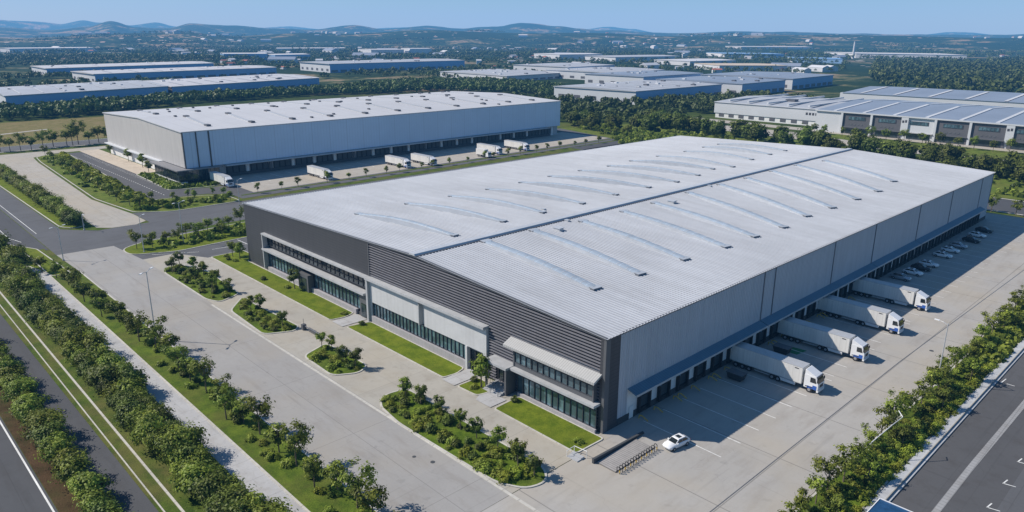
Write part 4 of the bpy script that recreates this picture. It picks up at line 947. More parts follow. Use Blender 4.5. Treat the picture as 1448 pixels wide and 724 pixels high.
def car(paint, name='parked_car', suv=0.0):
    o = empty(name, (0, 0, 0), 0, 'x', 'car')
    Lc = 2.25; h = .0 + suv
    # lower body: stations along x, section half widths
    st = [(-2.25, .62, .45, .80), (-2.12, .80, .32, .92), (-1.3, .90, .22, .96), (0, .91, .20, .97), (1.1, .90, .22, .94), (1.75, .86, .25, .86), (2.12, .76, .32, .74), (2.26, .56, .42, .64)]
    vs = []; n = 8
    for x, w_, z0, z1 in st:
        z1 += h * .6
        vs += [(x, -w_ * .86, z0), (x, w_ * .86, z0), (x, w_, z0 + .16), (x, w_, z0 + (z1 - z0) * .62), (x, w_ * .90, z1), (x, -w_ * .90, z1), (x, -w_, z0 + (z1 - z0) * .62), (x, -w_, z0 + .16)]
    fs = []
    for i in range(len(st) - 1):
        for k in range(n): fs.append((i * n + k, i * n + (k + 1) % n, (i + 1) * n + (k + 1) % n, (i + 1) * n + k))
    fs += [tuple(range(n)), tuple(range((len(st) - 1) * n, len(st) * n))]
    MB().add(vs, fs).build('body', paint, o, smooth=True)
    # roof + pillars
    def gh(x0, x1, x2, x3, wb, wt, zb, zt, m, nm, par):
        b = MB(); b.add([(x0, -wb, zb), (x3, -wb, zb), (x3, wb, zb), (x0, wb, zb), (x1, -wt, zt), (x2, -wt, zt), (x2, wt, zt), (x1, wt, zt)], [(0, 1, 5, 4), (1, 2, 6, 5), (2, 3, 7, 6), (3, 0, 4, 7), (4, 5, 6, 7)]); return b.build(nm, m, par)
    zb = .93 + h * .6; zt = 1.42 + h
    cb = gh(-1.95, -1.25, .25, 1.05, .80, .62, zb, zt, paint, 'cabin', o)
    MB().box(-1.2, .22, -.6, .6, zt - .005, zt + .03).build('roof', paint, o)
    MB().add([(.98, -.70, zb + .05), (.98, .70, zb + .05), (.34, .58, zt - .05), (.34, -.58, zt - .05)], [(0, 1, 2, 3)]).build('windscreen', M['carglass'], o).location.x = .035
    MB().add([(-1.90, .68, zb + .06), (-1.90, -.68, zb + .06), (-1.32, -.56, zt - .05), (-1.32, .56, zt - .05)], [(0, 1, 2, 3)]).build('rear_window', M['carglass'], o).location.x = -.035
    for s in (-1, 1):
        for xa, xb, xc, xd in ((-.42, .80, .12, -.42), (-1.66, -.50, -.50, -1.22)):
            MB().add([(xa, s * (.79), zb + .04), (xb, s * .79, zb + .04), (xc, s * .655, zt - .06), (xd, s * .655, zt - .06)], [(0, 1, 2, 3)]).build('side_window', M['carglass'], o).location.y = s * .03
        MB().box(.62, .8, s * .84, s * 1.02, zb + .02, zb + .16).build('mirror', paint, o)
        MB().box(2.05, 2.2, s * .45, s * .74, .58, .70).build('headlight', M['lamp'], o)
        MB().box(-2.25, -2.12, s * .45, s * .76, .68, .80).build('tail_light', M['redl'], o)
        for x in (-1.35, 1.38): wheel(o, x, s * .84, .32, .2)
    return o
CW = car(M['cabw']); CDK = car(mat('car_dark', (.02, .022, .025), .2), suv=.12); CSI = car(mat('car_silver', (.42, .44, .47), .25, metal=.5), suv=.08)
wc = place(CW, (9.6, 5.3, 0), math.radians(-98), 1, 'white car parked alone near the slatted deck', None)
MB().box(-.75, -.05, -.4, .4, 1.43, 1.47).build('sunroof', M['carglass'], wc)
CARS = [(4.0, 111.5, CSI, 'silver car half hidden behind the farthest docked truck'), (4.6, 118, CW, 'white car beside the silver one in the dock shade'), (4.8, 123.4, CDK, 'dark low car before the first white car'), (5.0, 128.6, CW, 'first white car of the row past the trucks'), (4.8, 140.5, CW, 'second white car of the row past the trucks'), (4.6, 147.5, CW, 'third white car of the row past the trucks'), (4.8, 154, CSI, 'silver car at the end of the white cars'), (5.6, 163.5, CDK, 'black car after the silver one in the shaded row'), (5, 171.5, CW, 'white car between two dark ones at the far shaded docks'), (4.8, 179.5, CDK, 'farthest dark car under the dock canopy')]
for x, y, p, l in CARS: place(p, (x, y, 0), math.radians(rnd.uniform(-6, 6)), 1.05, l, 'cars parked along the dock wall')
sheet('painted_patch', [(3, 49), (7, 49.2), (7.5, 52.4), (3.2, 52)], .012, M['greenp'])
def skip(x, y, l):
    o = empty('waste_skip', (x, y, 0), 0, l, 'skip', 'dark skips by the docks')
    MB().add([(-1.2, -.8, .15), (1.2, -.8, .15), (1.2, .8, .15), (-1.2, .8, .15), (-1.5, -.95, 1.3), (1.5, -.95, 1.3), (1.5, .95, 1.3), (-1.5, .95, 1.3)], [(0, 3, 2, 1), (0, 1, 5, 4), (1, 2, 6, 5), (2, 3, 7, 6), (3, 0, 4, 7), (4, 5, 6, 7)]).build('tub', M['chassis'], o)
    MB().box(-1.55, 1.55, -1.0, 1.0, 1.3, 1.4).build('rim', M['trim'], o)
skip(4.4, 31.5, 'dark waste skip just before the nearest docked truck'); skip(4.6, 48, 'dark waste skip between the two nearest trucks')

# ------------------------------------------------------------------ second warehouse
B2 = empty('distribution_warehouse', (-291, 140, 0), 0, 'tall pale warehouse with white roof and shaded blue-grey long side', 'warehouse')
X0, X1, Y0, Y1, H2, R2 = -51.5, 50.3, -111, 112, 20.2, 21.9
MB().extrude([(X0, 5.6), (X1, 5.6), (X1, H2), (0, R2), (X0, H2)], Y0, Y1, 'y').build('wall', M['b2white'], B2)
MB().box(X1 + .002, X1 + .12, Y0 + .3, Y1 - .2, 5.5, H2 - .3).build('side_cladding', M['b2side'], B2)
MB().box(X0 + .8, X1 - 1.5, Y0 + .8, Y1 - .8, 0, 5.6).build('base_wall', mat('b2_base', (.42, .42, .42), .7), B2)
MB().box(X1 - 1.5, X1 - .6, Y0 + 14, Y1 - 8, 0, 1.3).build('dock_base', M['dock_base'], B2)
for k in range(19):
    y = Y0 + 17 + k * 10.6
    f = MB().box(X1 - 1.5, X1 - 1.2, y, y + 8.2, 1.3, 4.2).build('dock_opening', M['seal'], B2)
    d_ = MB()
    for q in range(3): d_.box(X1 - 1.2, X1 - 1.1, y + .4 + q * 2.7, y + 2.4 + q * 2.7, 1.4, 4)
    d_.build('dock_door', M['dock_door'], f)
    MB().box(X1 - 1.5, X1 - .9, y + 8.6, y + 9.8, 0, 4.9).build('buttress', M['trim'] if k % 4 == 1 else M['dock_wall'], B2)
MB().box(X1 - .5, X1 + 2.6, Y0 + 16, Y1 - 12, 4.9, 5.3).build('dock_canopy', M['kerbw'], B2)
MB().box(X1 + .12, X1 + .3, Y0 + 10.3, Y0 + 10.9, 1, H2 - .4).box(X1 + .12, X1 + .3, Y0 + 5.2, Y0 + 5.7, 5.5, H2 - .4).box(X1 - .4, X1 + .32, Y0 - .1, Y0 + .3, 5.4, H2).build('downpipe', M['mullion'], B2)
MB().box(X0 - .4, X0 + 76, Y0 - 1.6, Y0 + .2, 5.15, 5.6).build('canopy', M['whitefar'], B2)
MB().box(X0 + .8, X0 + 68, Y0 + .5, Y0 + .82, 0, 5.1).build('wall_panel', M['dock_wall'], B2)
MB().box(X1 - 28, X1 + 3, Y0 - 4.6, Y0 - .01, 5.0, 5.4).box(X1, X1 + 3, Y0 - .01, Y0 + 14, 5.0, 5.38).build('porch_roof', mat('porch_roof', (.20, .20, .21), .6), B2)
ob = MB().box(X1 - 26, X1 + 1.6, Y0 - 3.4, Y0 + .4, .5, 5.0).box(X1 - 1.4, X1 + 1.62, Y0 + .4, Y0 + 13, .5, 5.0).build('office_glazing', M['glass_d'], B2)
mm = MB()
for x in np.arange(X1 - 26, X1 + 1.7, 1.8): mm.box(x - .07, x + .07, Y0 - 3.5, Y0 - 3.4, .4, 5)
for y in np.arange(Y0 - 3.4, Y0 + 13, 1.8): mm.box(X1 + 1.62, X1 + 1.7, y - .07, y + .07, .4, 5)
mm.build('mullions', M['mullion'], ob)
MB().box(X1 - 26.3, X1 + 1.9, Y0 - 3.7, Y0 - .5, 0, .5).build('plinth', M['whitefar'], B2)
r_ = MB()
for xa, xb, za, zb in ((X0 - .4, 0, H2 + .05, R2 + .05), (0, X1 + .4, R2 + .05, H2 + .05)):
    r_.add([(xa, Y0 - .4, za), (xb, Y0 - .4, zb), (xb, Y1 + .3, zb), (xa, Y1 + .3, za), (xa, Y0 - .4, za - .35), (xb, Y0 - .4, zb - .35), (xb, Y1 + .3, zb - .35), (xa, Y1 + .3, za - .35)], [(0, 1, 2, 3), (4, 7, 6, 5), (0, 4, 5, 1), (1, 5, 6, 2), (2, 6, 7, 3), (3, 7, 4, 0)])
r_.build('roof', M['b2roof'], B2)
def z2(x): return H2 + (R2 - H2) * (1 - abs(x) / 51) + .06
for k in range(11):
    y = Y0 + 14 + k * 19.4
    for xa, xb in ((-44, -12), (9, 40)):
        rf = MB(); yo = y + (3 if xa > 0 else 0)
        rf.add([(xa, yo, z2(xa) + .35), (xb, yo - 3, z2(xb) + .35), (xb, yo - 1.6, z2(xb) + .35), (xa, yo + 1.4, z2(xa) + .35), (xa, yo, z2(xa)), (xb, yo - 3, z2(xb)), (xb, yo - 1.6, z2(xb)), (xa, yo + 1.4, z2(xa))], [(0, 1, 2, 3), (0, 4, 5, 1), (1, 5, 6, 2), (2, 6, 7, 3), (3, 7, 4, 0)])
        rf.build('rooflight', M['grey_roof'], B2)
        for x, q in ((xa, yo + .7), (xb, yo - 2.3)):
            MB().box(x - 1.6, x + 1.6, q - .9, q + .9, z2(x), z2(x) + .7).build('vent_box', M['vent'], B2)
for k in range(28):
    x = rnd.uniform(-47, 47); y = rnd.uniform(Y0 + 8, Y1 - 6)
    MB().box(x - .7, x + .7, y - .5, y + .5, z2(x), z2(x) + .6).build('vent_box', M['vent'], B2)

# ------------------------------------------------------------------ distant buildings
def para(A, B, D):
    A = Vector(A); B = Vector(B); D = Vector(D); return [tuple(A), tuple(B), tuple(B + D), tuple(A + D)]
def warehouse(name, A, B, D, h, wall, side, roof, label, nr=0, strip=True, ridge=1.2, vents=0, panels=0):
    """A near corner, B far end of the long wall, D vector of the short wall"""
    o = empty(name, (*A, 0), 0, label, 'warehouse')
    A2 = Vector((0, 0)); B_ = Vector(B) - Vector(A); D_ = Vector(D)
    q = lambda u, v, z: tuple((B_ * u + D_ * v).to_3d() + Vector((0, 0, z)))
    MB().add([q(0, 0, -2), q(1, 0, -2), q(1, 0, h), q(0, 0, h)], [(0, 1, 2, 3)]).build('long_wall', side, o)
    MB().add([q(0, 0, -2), q(0, 1, -2), q(0, 1, h), q(0, .5, h + ridge), q(0, 0, h)], [(0, 1, 2, 3, 4)]).build('gable_wall', wall, o)
    MB().add([q(1, 0, -2), q(1, 1, -2), q(1, 1, h), q(1, .5, h + ridge), q(1, 0, h), q(0, 1, -2), q(0, 1, h)], [(0, 1, 2, 3, 4), (1, 5, 6, 2)]).build('back_wall', wall, o)
    e = .006
    MB().add([q(-e, -e, h + .1), q(1 + e, -e, h + .1), q(1 + e, .5, h + ridge + .1), q(-e, .5, h + ridge + .1), q(-e, 1 + e, h + .1), q(1 + e, 1 + e, h + .1), q(-e, -e, h - .5), q(1 + e, -e, h - .5), q(-e, 1 + e, h - .5)], [(0, 1, 2, 3), (3, 2, 5, 4), (0, 6, 7, 1), (3, 4, 8, 6, 0)]).build('roof', roof, o)
    if nr:
        for i in range(nr):
            u = (i + .7) / nr; du = .6 / B_.length
            z1 = h + ridge * .16 + .35; z2_ = h + ridge * .92 + .35
            MB().add([q(u - du, .06, z1), q(u + du, .06, z1), q(u + du, .46, z2_), q(u - du, .46, z2_), q(u - du, .54, z2_), q(u + du, .54, z2_), q(u + du, .94, z1), q(u - du, .94, z1)], [(0, 1, 2, 3), (4, 5, 6, 7)]).build('rooflight', M['whitefar'] if roof is not M['b2roof'] else M['grey_roof'], o)
    if strip:
        n = max(3, int(B_.length / 16)); m_ = MB()
        nrm = Vector((B_.y, -B_.x)).normalized().to_3d()
        if nrm.to_2d().dot(D_) > 0: nrm = -nrm
        for i in range(n):
            u0 = (i + .15) / n; u1 = (i + .85) / n
            m_.add([tuple(Vector(q(u0, 0, .5)) + nrm * .1), tuple(Vector(q(u1, 0, .5)) + nrm * .1), tuple(Vector(q(u1, 0, min(4, h * .35))) + nrm * .1), tuple(Vector(q(u0, 0, min(4, h * .35))) + nrm * .1)], [(0, 1, 2, 3)])
        m_.build('dock_openings', M['trim'], o)
        nd = (-D_.normalized()).to_3d(); BB = (-B_.normalized()).to_3d(); k2 = MB(); n2 = max(2, int(D_.length / 18))
        for i in range(n2):
            v0 = (i + .3) / n2; v1 = (i + .7) / n2
            k2.add([tuple(Vector(q(0, v, z)) + BB * .15) for v, z in ((v0, h * .15), (v1, h * .15), (v1, h * .42), (v0, h * .42))], [(0, 1, 2, 3)])
        k2.build('windows', M['bay'], o)
    for i in range(vents):
        u = rnd.uniform(.05, .95); v = rnd.uniform(.08, .9); P = Vector(q(u, v, h + ridge * (1 - abs(v - .5) * 2) + .1)); s = rnd.uniform(.8, 2.2)
        MB().box(P.x - s, P.x + s, P.y - s * .8, P.y + s * .8, P.z - .2, P.z + s * .6).build('vent_box', M['vent'] if i % 2 else M['whitefar'], o)
    return o
wh = warehouse
wh('blue_warehouse', (-627, 37), (-663, 171.5), (-112, 8), 10.8, M['whitefar'], M['bluewall'], M['grey_roof'], 'blue walled warehouse at the far left, nearest of the blue ones, pale roof', 8, vents=14)
wh('blue_warehouse', (-665, 176), (-713, 357), (-108, 3), 10, M['bay'], M['bluewall'], M['b2roof'], 'long blue walled warehouse just right of the nearest blue one', 9, vents=16)
wh('blue_warehouse', (-940, 184), (-988, 442), (-92, -2), 10.5, M['whitefar'], M['bluewall'], M['b2roof'], 'long blue warehouse with white gable in the middle of the three rows', 8, vents=10)
wh('blue_warehouse', (-1150, 179), (-1212, 440), (-110, 4), 10, M['whitefar'], M['bluewall'], M['b2roof'], 'farthest long blue warehouse of the left rows with white gable', 6, vents=8)
wh('blue_warehouse', (-1640, 640), (-1600, 726), (-90, 30), 14, M['bluewall'], M['bluewall'], M['whitefar'], 'small bright blue hall far off left of the other', 0, False)
wh('blue_warehouse', (-1560, 725), (-1575, 822), (-90, 10), 12, M['bluewall'], M['bluewall'], M['whitefar'], 'small bright blue hall far off right of the other', 0, False)
wh('white_factory', (-985, 530), (-996, 815), (-110, 8), 13.5, M['whitefar'], M['bluewall'], M['grey_roof'], 'grey roofed factory with white gable behind the woods in the centre left', 6, vents=10)
wh('white_factory', (-640, 585), (-655, 705), (-150, 10), 7.5, M['whitefar'], M['whitefar'], M['grey_roof'], 'low pale roofed factory among the woods in the centre', 5, vents=16)
wh('office_factory', (-333, 450), (-337, 598), (-92, -6), 11.5, M['whitefar'], M['bluewall'], M['grey_roof'], 'grey roofed factory with white front and blue side behind the truck court', 7, vents=22)
wh('office_factory', (-322, 612), (-326, 712), (-105, 0), 12, M['whitefar'], M['bluewall'], M['solar'], 'blue-grey roofed factory behind the grey roofed one', 5, vents=9)
wh('office_factory', (-332, 742), (-340, 868), (-120, 0), 12, M['whitefar'], M['bluewall'], M['solar'], 'blue-grey roofed factory standing farther back, third of its line', 5, vents=6)
wh('office_factory', (-465, 640), (-470, 775), (-90, 0), 12, M['whitefar'], M['bluewall'], M['solar'], 'solar roofed factory left behind the grey roofed one', 5, vents=8)
wh('white_factory', (-560, 700), (-575, 840), (-120, 0), 11, M['whitefar'], M['bluewall'], M['grey_roof'], 'pale factory with long roof left of the solar roofed one', 6, vents=14)
wh('white_factory', (-700, 770), (-715, 900), (-120, 0), 12, M['whitefar'], M['bluewall'], M['grey_roof'], 'white factory half way to the horizon left of centre', 4, vents=8)
# factory park at right
wh('factory_hall', (-148, 402), (-60, 402), (0, 0.1), 1, M['whitefar'], M['whitefar'], M['whitefar'], 'x') if False else None
def bay_factory():
    o = empty('bay_front_factory', (-145, 390, 0), 0, 'long factory with dark bays, white pilasters and blue-grey roof at the right', 'factory')
    Wd, Dp, h = 330, 112, 13.2
    MB().box(0, Wd, 0.6, Dp, 0, h).build('wall', M['whitefar'], o)
    MB().box(0, 16, 0, .6, 0, h - .3).build('end_wall', M['whitefar'], o)
    x = 16
    for k in range(17):
        white = (k == 2)
        wd = 17.8
        MB().box(x + 1.3, x + wd, 0.1, .6, 0, h - .3).build('bay_wall', M['whitefar'] if white else M['bay'], o)
        f = MB().box(x + 4.5, x + wd - 3, -.05, .1, 8.6, 10.8).build('window', M['mullion'], o)
        pn = MB()
        for j in range(5): pn.box(x + 4.7 + j * 1.95, x + 6.4 + j * 1.95, -.12, -.051, 8.8, 10.6)
        pn.build('pane', M['glass'], f)
        f = MB().box(x + 3.5, x + wd - 1.5, -.05, .1, .4, 3.8).build('window', M['glass_d'], o)
        MB().box(x + 2.4, x + wd, -1.6, .1, 4.0, 4.4).build('canopy', M['slab'] if white else M['trim'], o)
        b = MB().box(x, x + 1.3 + (2.6 if k % 3 == 2 else 0), -.9, .6, 0 if k % 3 != 2 else 3.4, h - .1).build('pilaster', M['whitefar'], o)
        if k % 3 == 2:
            MB().box(x + .5, x + 1.6, -1.0, -.9, 9.6, 10.9).box(x + 2.1, x + 3.1, -1.0, -.9, 9.8, 11.2).build('sign_mark', M['signink'], b)
        if not white:
            sg = MB()
            for j in range(4): sg.box(x + 6 + j * 2.1, x + 7.1 + j * 2.1, -.02, .1, 5.6, 6.4)
            sg.build('sign_lettering', M['trim'], o)
        x += wd
    MB().extrude([(-.5, h + .05), (Dp * .55, h + 3.0), (Dp + .5, h + .6), (Dp + .5, h - .2), (-.5, h - .3)], -.5, Wd, 'x').build('roof', M['solar'], o)
    MB().box(-.5, Wd, -1.0, -.5, h - .5, h + .25).build('eaves', M['whitefar'], o)
    for k in range(18):
        xx = 10 + k * 17.8
        MB().add([(xx, 1.5, h + .45), (xx + 2.0, 1.5, h + .45), (xx + 2.0, Dp * .52, h + 3.2), (xx, Dp * .52, h + 3.2), (xx, 1.5, h), (xx + 2, 1.5, h), (xx + 2, Dp * .52, h + 2.6), (xx, Dp * .52, h + 2.6)], [(0, 1, 2, 3), (0, 4, 5, 1), (1, 5, 6, 2), (2, 6, 7, 3), (3, 7, 4, 0)]).build('roof_walkway', M['whitefar'], o)
        MB().add([(xx, Dp * .57, h + 3.3), (xx + 2.0, Dp * .57, h + 3.3), (xx + 2.0, Dp * .98, h + 1.2), (xx, Dp * .98, h + 1.2)], [(0, 1, 2, 3)]).build('roof_walkway', M['whitefar'], o)
bay_factory()
def side_factory():
    o = empty('white_hall', (-232, 412, 0), 0, 'white walled hall with low roof left of the long dark-bay factory', 'factory')
    MB().box(0, 82, 0, 95, 3.5, 11.5).build('wall', M['whitefar'], o)
    MB().box(1, 82, .5, 94, 0, 3.5).build('base_wall', M['dock_wall'], o)
    MB().extrude([(-.5, 11.4), (48, 13.2), (95.5, 11.4), (95.5, 11.0), (-.5, 11.0)], -.5, 82.5, 'x').build('roof', M['grey_roof'], o)
    sg = MB()
    for j in range(4): sg.box(70 + j * 2.2, 71.4 + j * 2.2, -.1, 0, 7.2, 8.8)
    sg.build('sign_lettering', M['signink'], o)
    for j in range(9): MB().box(4 + j * 8, 8 + j * 8, .3, .49, 1, 3.2).build('window', M['bay'], o)
    for k in range(5): MB().box(10 + k * 15, 11.4 + k * 15, 2, 93, 12.4, 13.4).build('roof_walkway', M['whitefar'], o)
    MB().box(40, 47, 30, 36, 12.5, 14.2).build('vent_box', M['vent'], o)
side_factory()
def back_hall():
    o = empty('white_hall', (-212, 585, 0), 0, 'white walled hall with solar roof behind the long dark-bay factory', 'factory')
    MB().box(0, 400, 0, 120, 0, 11).build('wall', M['whitefar'], o)
    MB().extrude([(-.5, 11.1), (60, 14), (120.5, 11.1), (120.5, 10.7), (-.5, 10.9)], 2, 400.5, 'x').build('roof', M['solar'], o)
    for k in range(14): MB().add([(16 + k * 27, 2, 11.6), (18.5 + k * 27, 2, 11.6), (18.5 + k * 27, 60, 14.4), (16 + k * 27, 60, 14.4)], [(0, 1, 2, 3)]).build('roof_walkway', M['whitefar'], o)
back_hall()
# far ones
FAR = [((-824, 2147), (-560, 2220), (-150, 130), 13, M['whitefar'], 'large pale hall at the foot of the chimney near the horizon'), ((-767, 1636), (-653, 1645), (-60, 90), 10, M['bluewall'], 'blue roofed hall right of the far tan roofs'),
       ((-1100, 1900), (-960, 1980), (-120, 90), 10, M['bluewall'], 'long blue roofed hall before the chimney'), ((-1885, 1197), (-1860, 1300), (-120, 30), 14, M['whitefar'], 'white topped hall beyond the centre left woods'), ((-1870, 1330), (-1850, 1400), (-90, 30), 16, M['whitefar'], 'second white topped hall beyond the centre left woods'),
       ((-1230, 1326), (-1205, 1465), (-120, 30), 12, M['whitefar'], 'white hall half way to the hills in the centre'), ((-1047, 1321), (-1018, 1540), (-120, 30), 10, M['grey_roof'], 'long grey roofed hall before the hills in the centre'), ((-796, 1247), (-779, 1398), (-110, 30), 9, M['whitefar'], 'white hall above the solar roofed factories'),
       ((-640, 1100), (-560, 1190), (-90, 60), 9, M['beige'], 'tan roofed hall at the wood edge'), ((-2300, 1100), (-2250, 1330), (-120, 60), 12, M['whitefar'], 'very distant white hall under the hills at left'), ((-1500, 2700), (-1300, 2900), (-150, 130), 12, M['whitefar'], 'very distant white hall near the right horizon'), ((-2600, 400), (-2650, 640), (-140, 0), 12, M['whitefar'], 'very distant pale hall at far left')]
for A, B, D, h, rm, lb in FAR:
    z = ground_h(*A)
    o = wh('distant_hall', A, B, D, h, M['whitefar'], M['bluewall'] if rm is M['bluewall'] else M['whitefar'], rm, lb, 0, False); o.location.z = max(0, z)
ch = empty('factory_chimney', (-800, 2067, 0), 0, 'slender pale chimney rising near the right horizon', 'chimney')
MB().tube([(0, 0, 0), (0, 0, 44)], [3.4, 2.4], 12).build('stack', M['whitefar'], ch); MB().tube([(0, 0, 44), (0, 0, 46)], [2.8, 2.8], 12).build('cap', M['grey_roof'], ch)

# small far houses: individual objects sharing four meshes
hm_ = []
for i in range(5):
    a = MB(); lx, ly, h = ((14, 9, 5), (22, 10, 6), (40, 18, 7), (60, 26, 8), (12, 12, 9))[i]
    a.box(-lx / 2, lx / 2, -ly / 2, ly / 2, -2, h, 0)
    a.extrude([(-ly / 2 - .4, h), (ly / 2 + .4, h), (0, h + ly * .22)], -lx / 2 - .4, lx / 2 + .4, 'x', 1)
    o = a.build('distant_building', [M['whitefar'], (M['red'], M['grey_roof'], M['whitefar'], M['solar'], M['whitefar'])[i]]); o.location = (0, 0, -500)
    tag(o, 'tiny pale building scattered among the far woods', 'building', 'scattered far buildings'); hm_.append(o)
g2 = np.random.default_rng(5); towns = []
while len(towns) < 26:
    a = g2.uniform(101, 172); r = g2.uniform(1300, 4600); towns.append((60 + r * math.cos(math.radians(a)), -78 + r * math.sin(math.radians(a)), g2.uniform(60, 200)))
cnt = 0
OCC = [(-627, 37, 260), (-700, 260, 180), (-960, 300, 200), (-1180, 300, 200), (-985, 660, 200), (-700, 640, 150)]
while cnt < 210:
    t = towns[g2.integers(len(towns))]; x = t[0] + g2.normal() * t[2] * 1.6; y = t[1] + g2.normal() * t[2]
    if any((x - a) ** 2 + (y - b) ** 2 < c * c for a, b, c in OCC): continue
    p = hm_[g2.choice(5, p=(.3, .25, .2, .1, .15))]
    place(p, (x, y, max(0, ground_h(x, y))), g2.uniform(0, 3.14), float(g2.uniform(.6, 1.15))); cnt += 1

# ------------------------------------------------------------------ woods as stuff
def woods(name, regions, label, size=(3.2, 5.2), nq=34, seed=1, m=None, cat='woods', bush=False):
    g = np.random.default_rng(seed); P = []
    for poly, num in regions:
        xs = [p[0] for p in poly]; ys = [p[1] for p in poly]; k = 0; tries = 0
        while k < num and tries < num * 12:
            tries += 1; x, y = g.uniform(min(xs), max(xs)), g.uniform(min(ys), max(ys))
            if inside((x, y), poly): P.append((x, y)); k += 1
    P = np.array(P); n = len(P)
    s = g.uniform(size[0], size[1], n); zg = np.array([max(-.1, ground_h(x, y)) if math.hypot(x, y) > 1500 else 0 for x, y in P])
    d = g.normal(size=(n, nq, 3)); d /= np.linalg.norm(d, axis=2)[..., None]; d[..., 2] = np.abs(d[..., 2]) * 1.1 - .25
    lob = 1 + .22 * np.sin(3 * np.arctan2(d[..., 1], d[..., 0]) + g.uniform(0, 6, (n, 1)))
    c = d * (lob * g.uniform(.72, 1.05, (n, nq)))[..., None] * s[:, None, None]
    hh = (s * (.2 if bush else g.uniform(.8, 1.3, n)))
    c[..., 2] += hh[:, None]; c[..., 0] += P[:, 0, None]; c[..., 1] += P[:, 1, None]; c[..., 2] += zg[:, None]
    nn = d + g.normal(size=d.shape) * .38; nn /= np.linalg.norm(nn, axis=2)[..., None]
    t = np.cross(nn, g.normal(size=d.shape)); t /= np.linalg.norm(t, axis=2)[..., None]; b = np.cross(nn, t)
    q = (s[:, None] * (g.uniform(.24, .42, (n, nq)) if bush else g.uniform(.17, .34, (n, nq))))[..., None]
    V = np.stack([c - t * q - b * q * .6, c + t * q * .3 - b * q, c + t * q + b * q * .5, c - t * q * .2 + b * q], 2).reshape(-1, 3)
    nf = n * nq
    me = bpy.data.meshes.new(name); me.vertices.add(nf * 4); me.vertices.foreach_set('co', V.astype(np.float32).ravel())
    me.loops.add(nf * 4); me.loops.foreach_set('vertex_index', np.arange(nf * 4, dtype=np.int32))
    me.polygons.add(nf); me.polygons.foreach_set('loop_start', np.arange(0, nf * 4, 4, dtype=np.int32)); me.polygons.foreach_set('loop_total', np.full(nf, 4, dtype=np.int32))
    me.update()
    tint = np.clip(np.repeat(g.normal(.40, .17, n), nq) + g.normal(0, .08, nf) + (d[..., 2].ravel() * .15), 0, 1)
    me.attributes.new('tint', 'FLOAT', 'FACE').data.foreach_set('value', tint.astype(np.float32))
    me.materials.append(m or M['leaf_f']); o = bpy.data.objects.new(name, me); C.objects.link(o)
    tag(o, label, cat, kind='stuff'); return o
woods('woodland', [([(-540, -10), (-535, 60), (-590, 160), (-600, 290), (-560, 420), (-470, 470), (-430, 440), (-500, 540), (-640, 560), (-700, 480), (-690, 420), (-640, 330), (-645, 180), (-600, 40), (-600, -40)], 2100)],
      'dark belt of woodland running behind the second warehouse and its neighbours', (2.6, 4.2), 40, 3)
woods('woodland', [([(-380, 300), (-290, 300), (-230, 335), (-245, 400), (-330, 432), (-430, 425), (-440, 330)], 300), ([(-330, 440), (-250, 425), (-240, 520), (-235, 600), (-310, 600)], 330)],
      'dark trees standing before the white fronted factory', (2.6, 4.2), 46, 4)
woods('woodland', [([(-230, 760), (-60, 720), (250, 720), (500, 900), (600, 1700), (-100, 2600), (-600, 1700), (-420, 1200), (-300, 900)], 7000)],
      'broad dark forest filling the right distance behind the factories', (4, 7), 34, 5)
woods('woodland', [([(-1400, 1000), (-900, 900), (-500, 950), (-480, 1250), (-900, 2300), (-2200, 2600), (-3000, 900), (-2400, 700), (-1500, 900)], 4600), ([(-1500, 450), (-1250, 460), (-1100, 520), (-1080, 850), (-1400, 900), (-2000, 600), (-2300, 300), (-1900, -200), (-1380, -100), (-1330, 450)], 1700),
      ([(-880, 500), (-820, 420), (-900, 460), (-740, 560), (-640, 720), (-560, 900), (-800, 960), (-960, 850), (-950, 560)], 420), ([(-920, 60), (-830, 60), (-820, 380), (-860, 400), (-930, 170)], 160), ([(-1130, 100), (-1050, 100), (-1080, 500), (-1130, 200)], 160)],
      'scattered far woodland between fields and halls in the middle distance', (2.6, 4.6), 34, 6)
def patches(seed, num):
    g = np.random.default_rng(seed); R_ = []
    for _ in range(num):
        a = math.radians(g.uniform(98, 174)); r = g.uniform(1800, 4300) ; x = 60 + r * math.cos(a); y = -78 + r * math.sin(a)
        e = r * g.uniform(.03, .07); f = r * g.uniform(.015, .03); ph = a + PI / 2 + g.uniform(-.3, .3)
        pts = []
        for k in range(10):
            t = k / 10 * 2 * PI; k_ = g.uniform(.7, 1.2); u = e * math.cos(t) * k_; v = f * math.sin(t) * k_
            pts.append((x + u * math.cos(ph) - v * math.sin(ph), y + u * math.sin(ph) + v * math.cos(ph)))
        R_.append((pts, 60))
    return R_
woods('woodland', patches(11, 110), 'hazy far patches of wood on the plain below the hills', (4, 7), 16, 7)
woods('low_shrubs', [([(-346, 3.5), (-232, -1.0), (-262, 7), (-350, 11)], 210), ([(-232, -1.5), (-205, 1), (-200, 6), (-212, 6), (-262, 7)], 40)], 'yellow-green shrubs massed in the strip beside the approach road', (.9, 1.8), 60, 21, M['leaf_y'], 'shrubs', True)
woods('low_shrubs', [([(-346, -.5), (-232, -5.5), (-262, 3), (-350, 6)], 60), ([(-214, 1), (-202, -2.8), (-194, 6), (-195, 28), (-203, 28)], 50), ([(-156, -16), (-147, -16), (-146, 40), (-159, 40), (-158, 12)], 110), ([(-270, 20), (-230, 18.4), (-226.5, 40), (-228.5, 40), (-231, 24), (-262, 23.5)], 110)], 'dark green low shrubs in the beds left of the main warehouse', (.7, 1.5), 60, 22, M['leaf'], 'shrubs', True)
woods('low_shrubs', [([(30, 72), (34.3, 72), (34.3, 200), (30, 200)], 420)], 'shrubs massed along the far half of the right bank', (.8, 1.5), 60, 23, M['leaf'], 'shrubs', True)
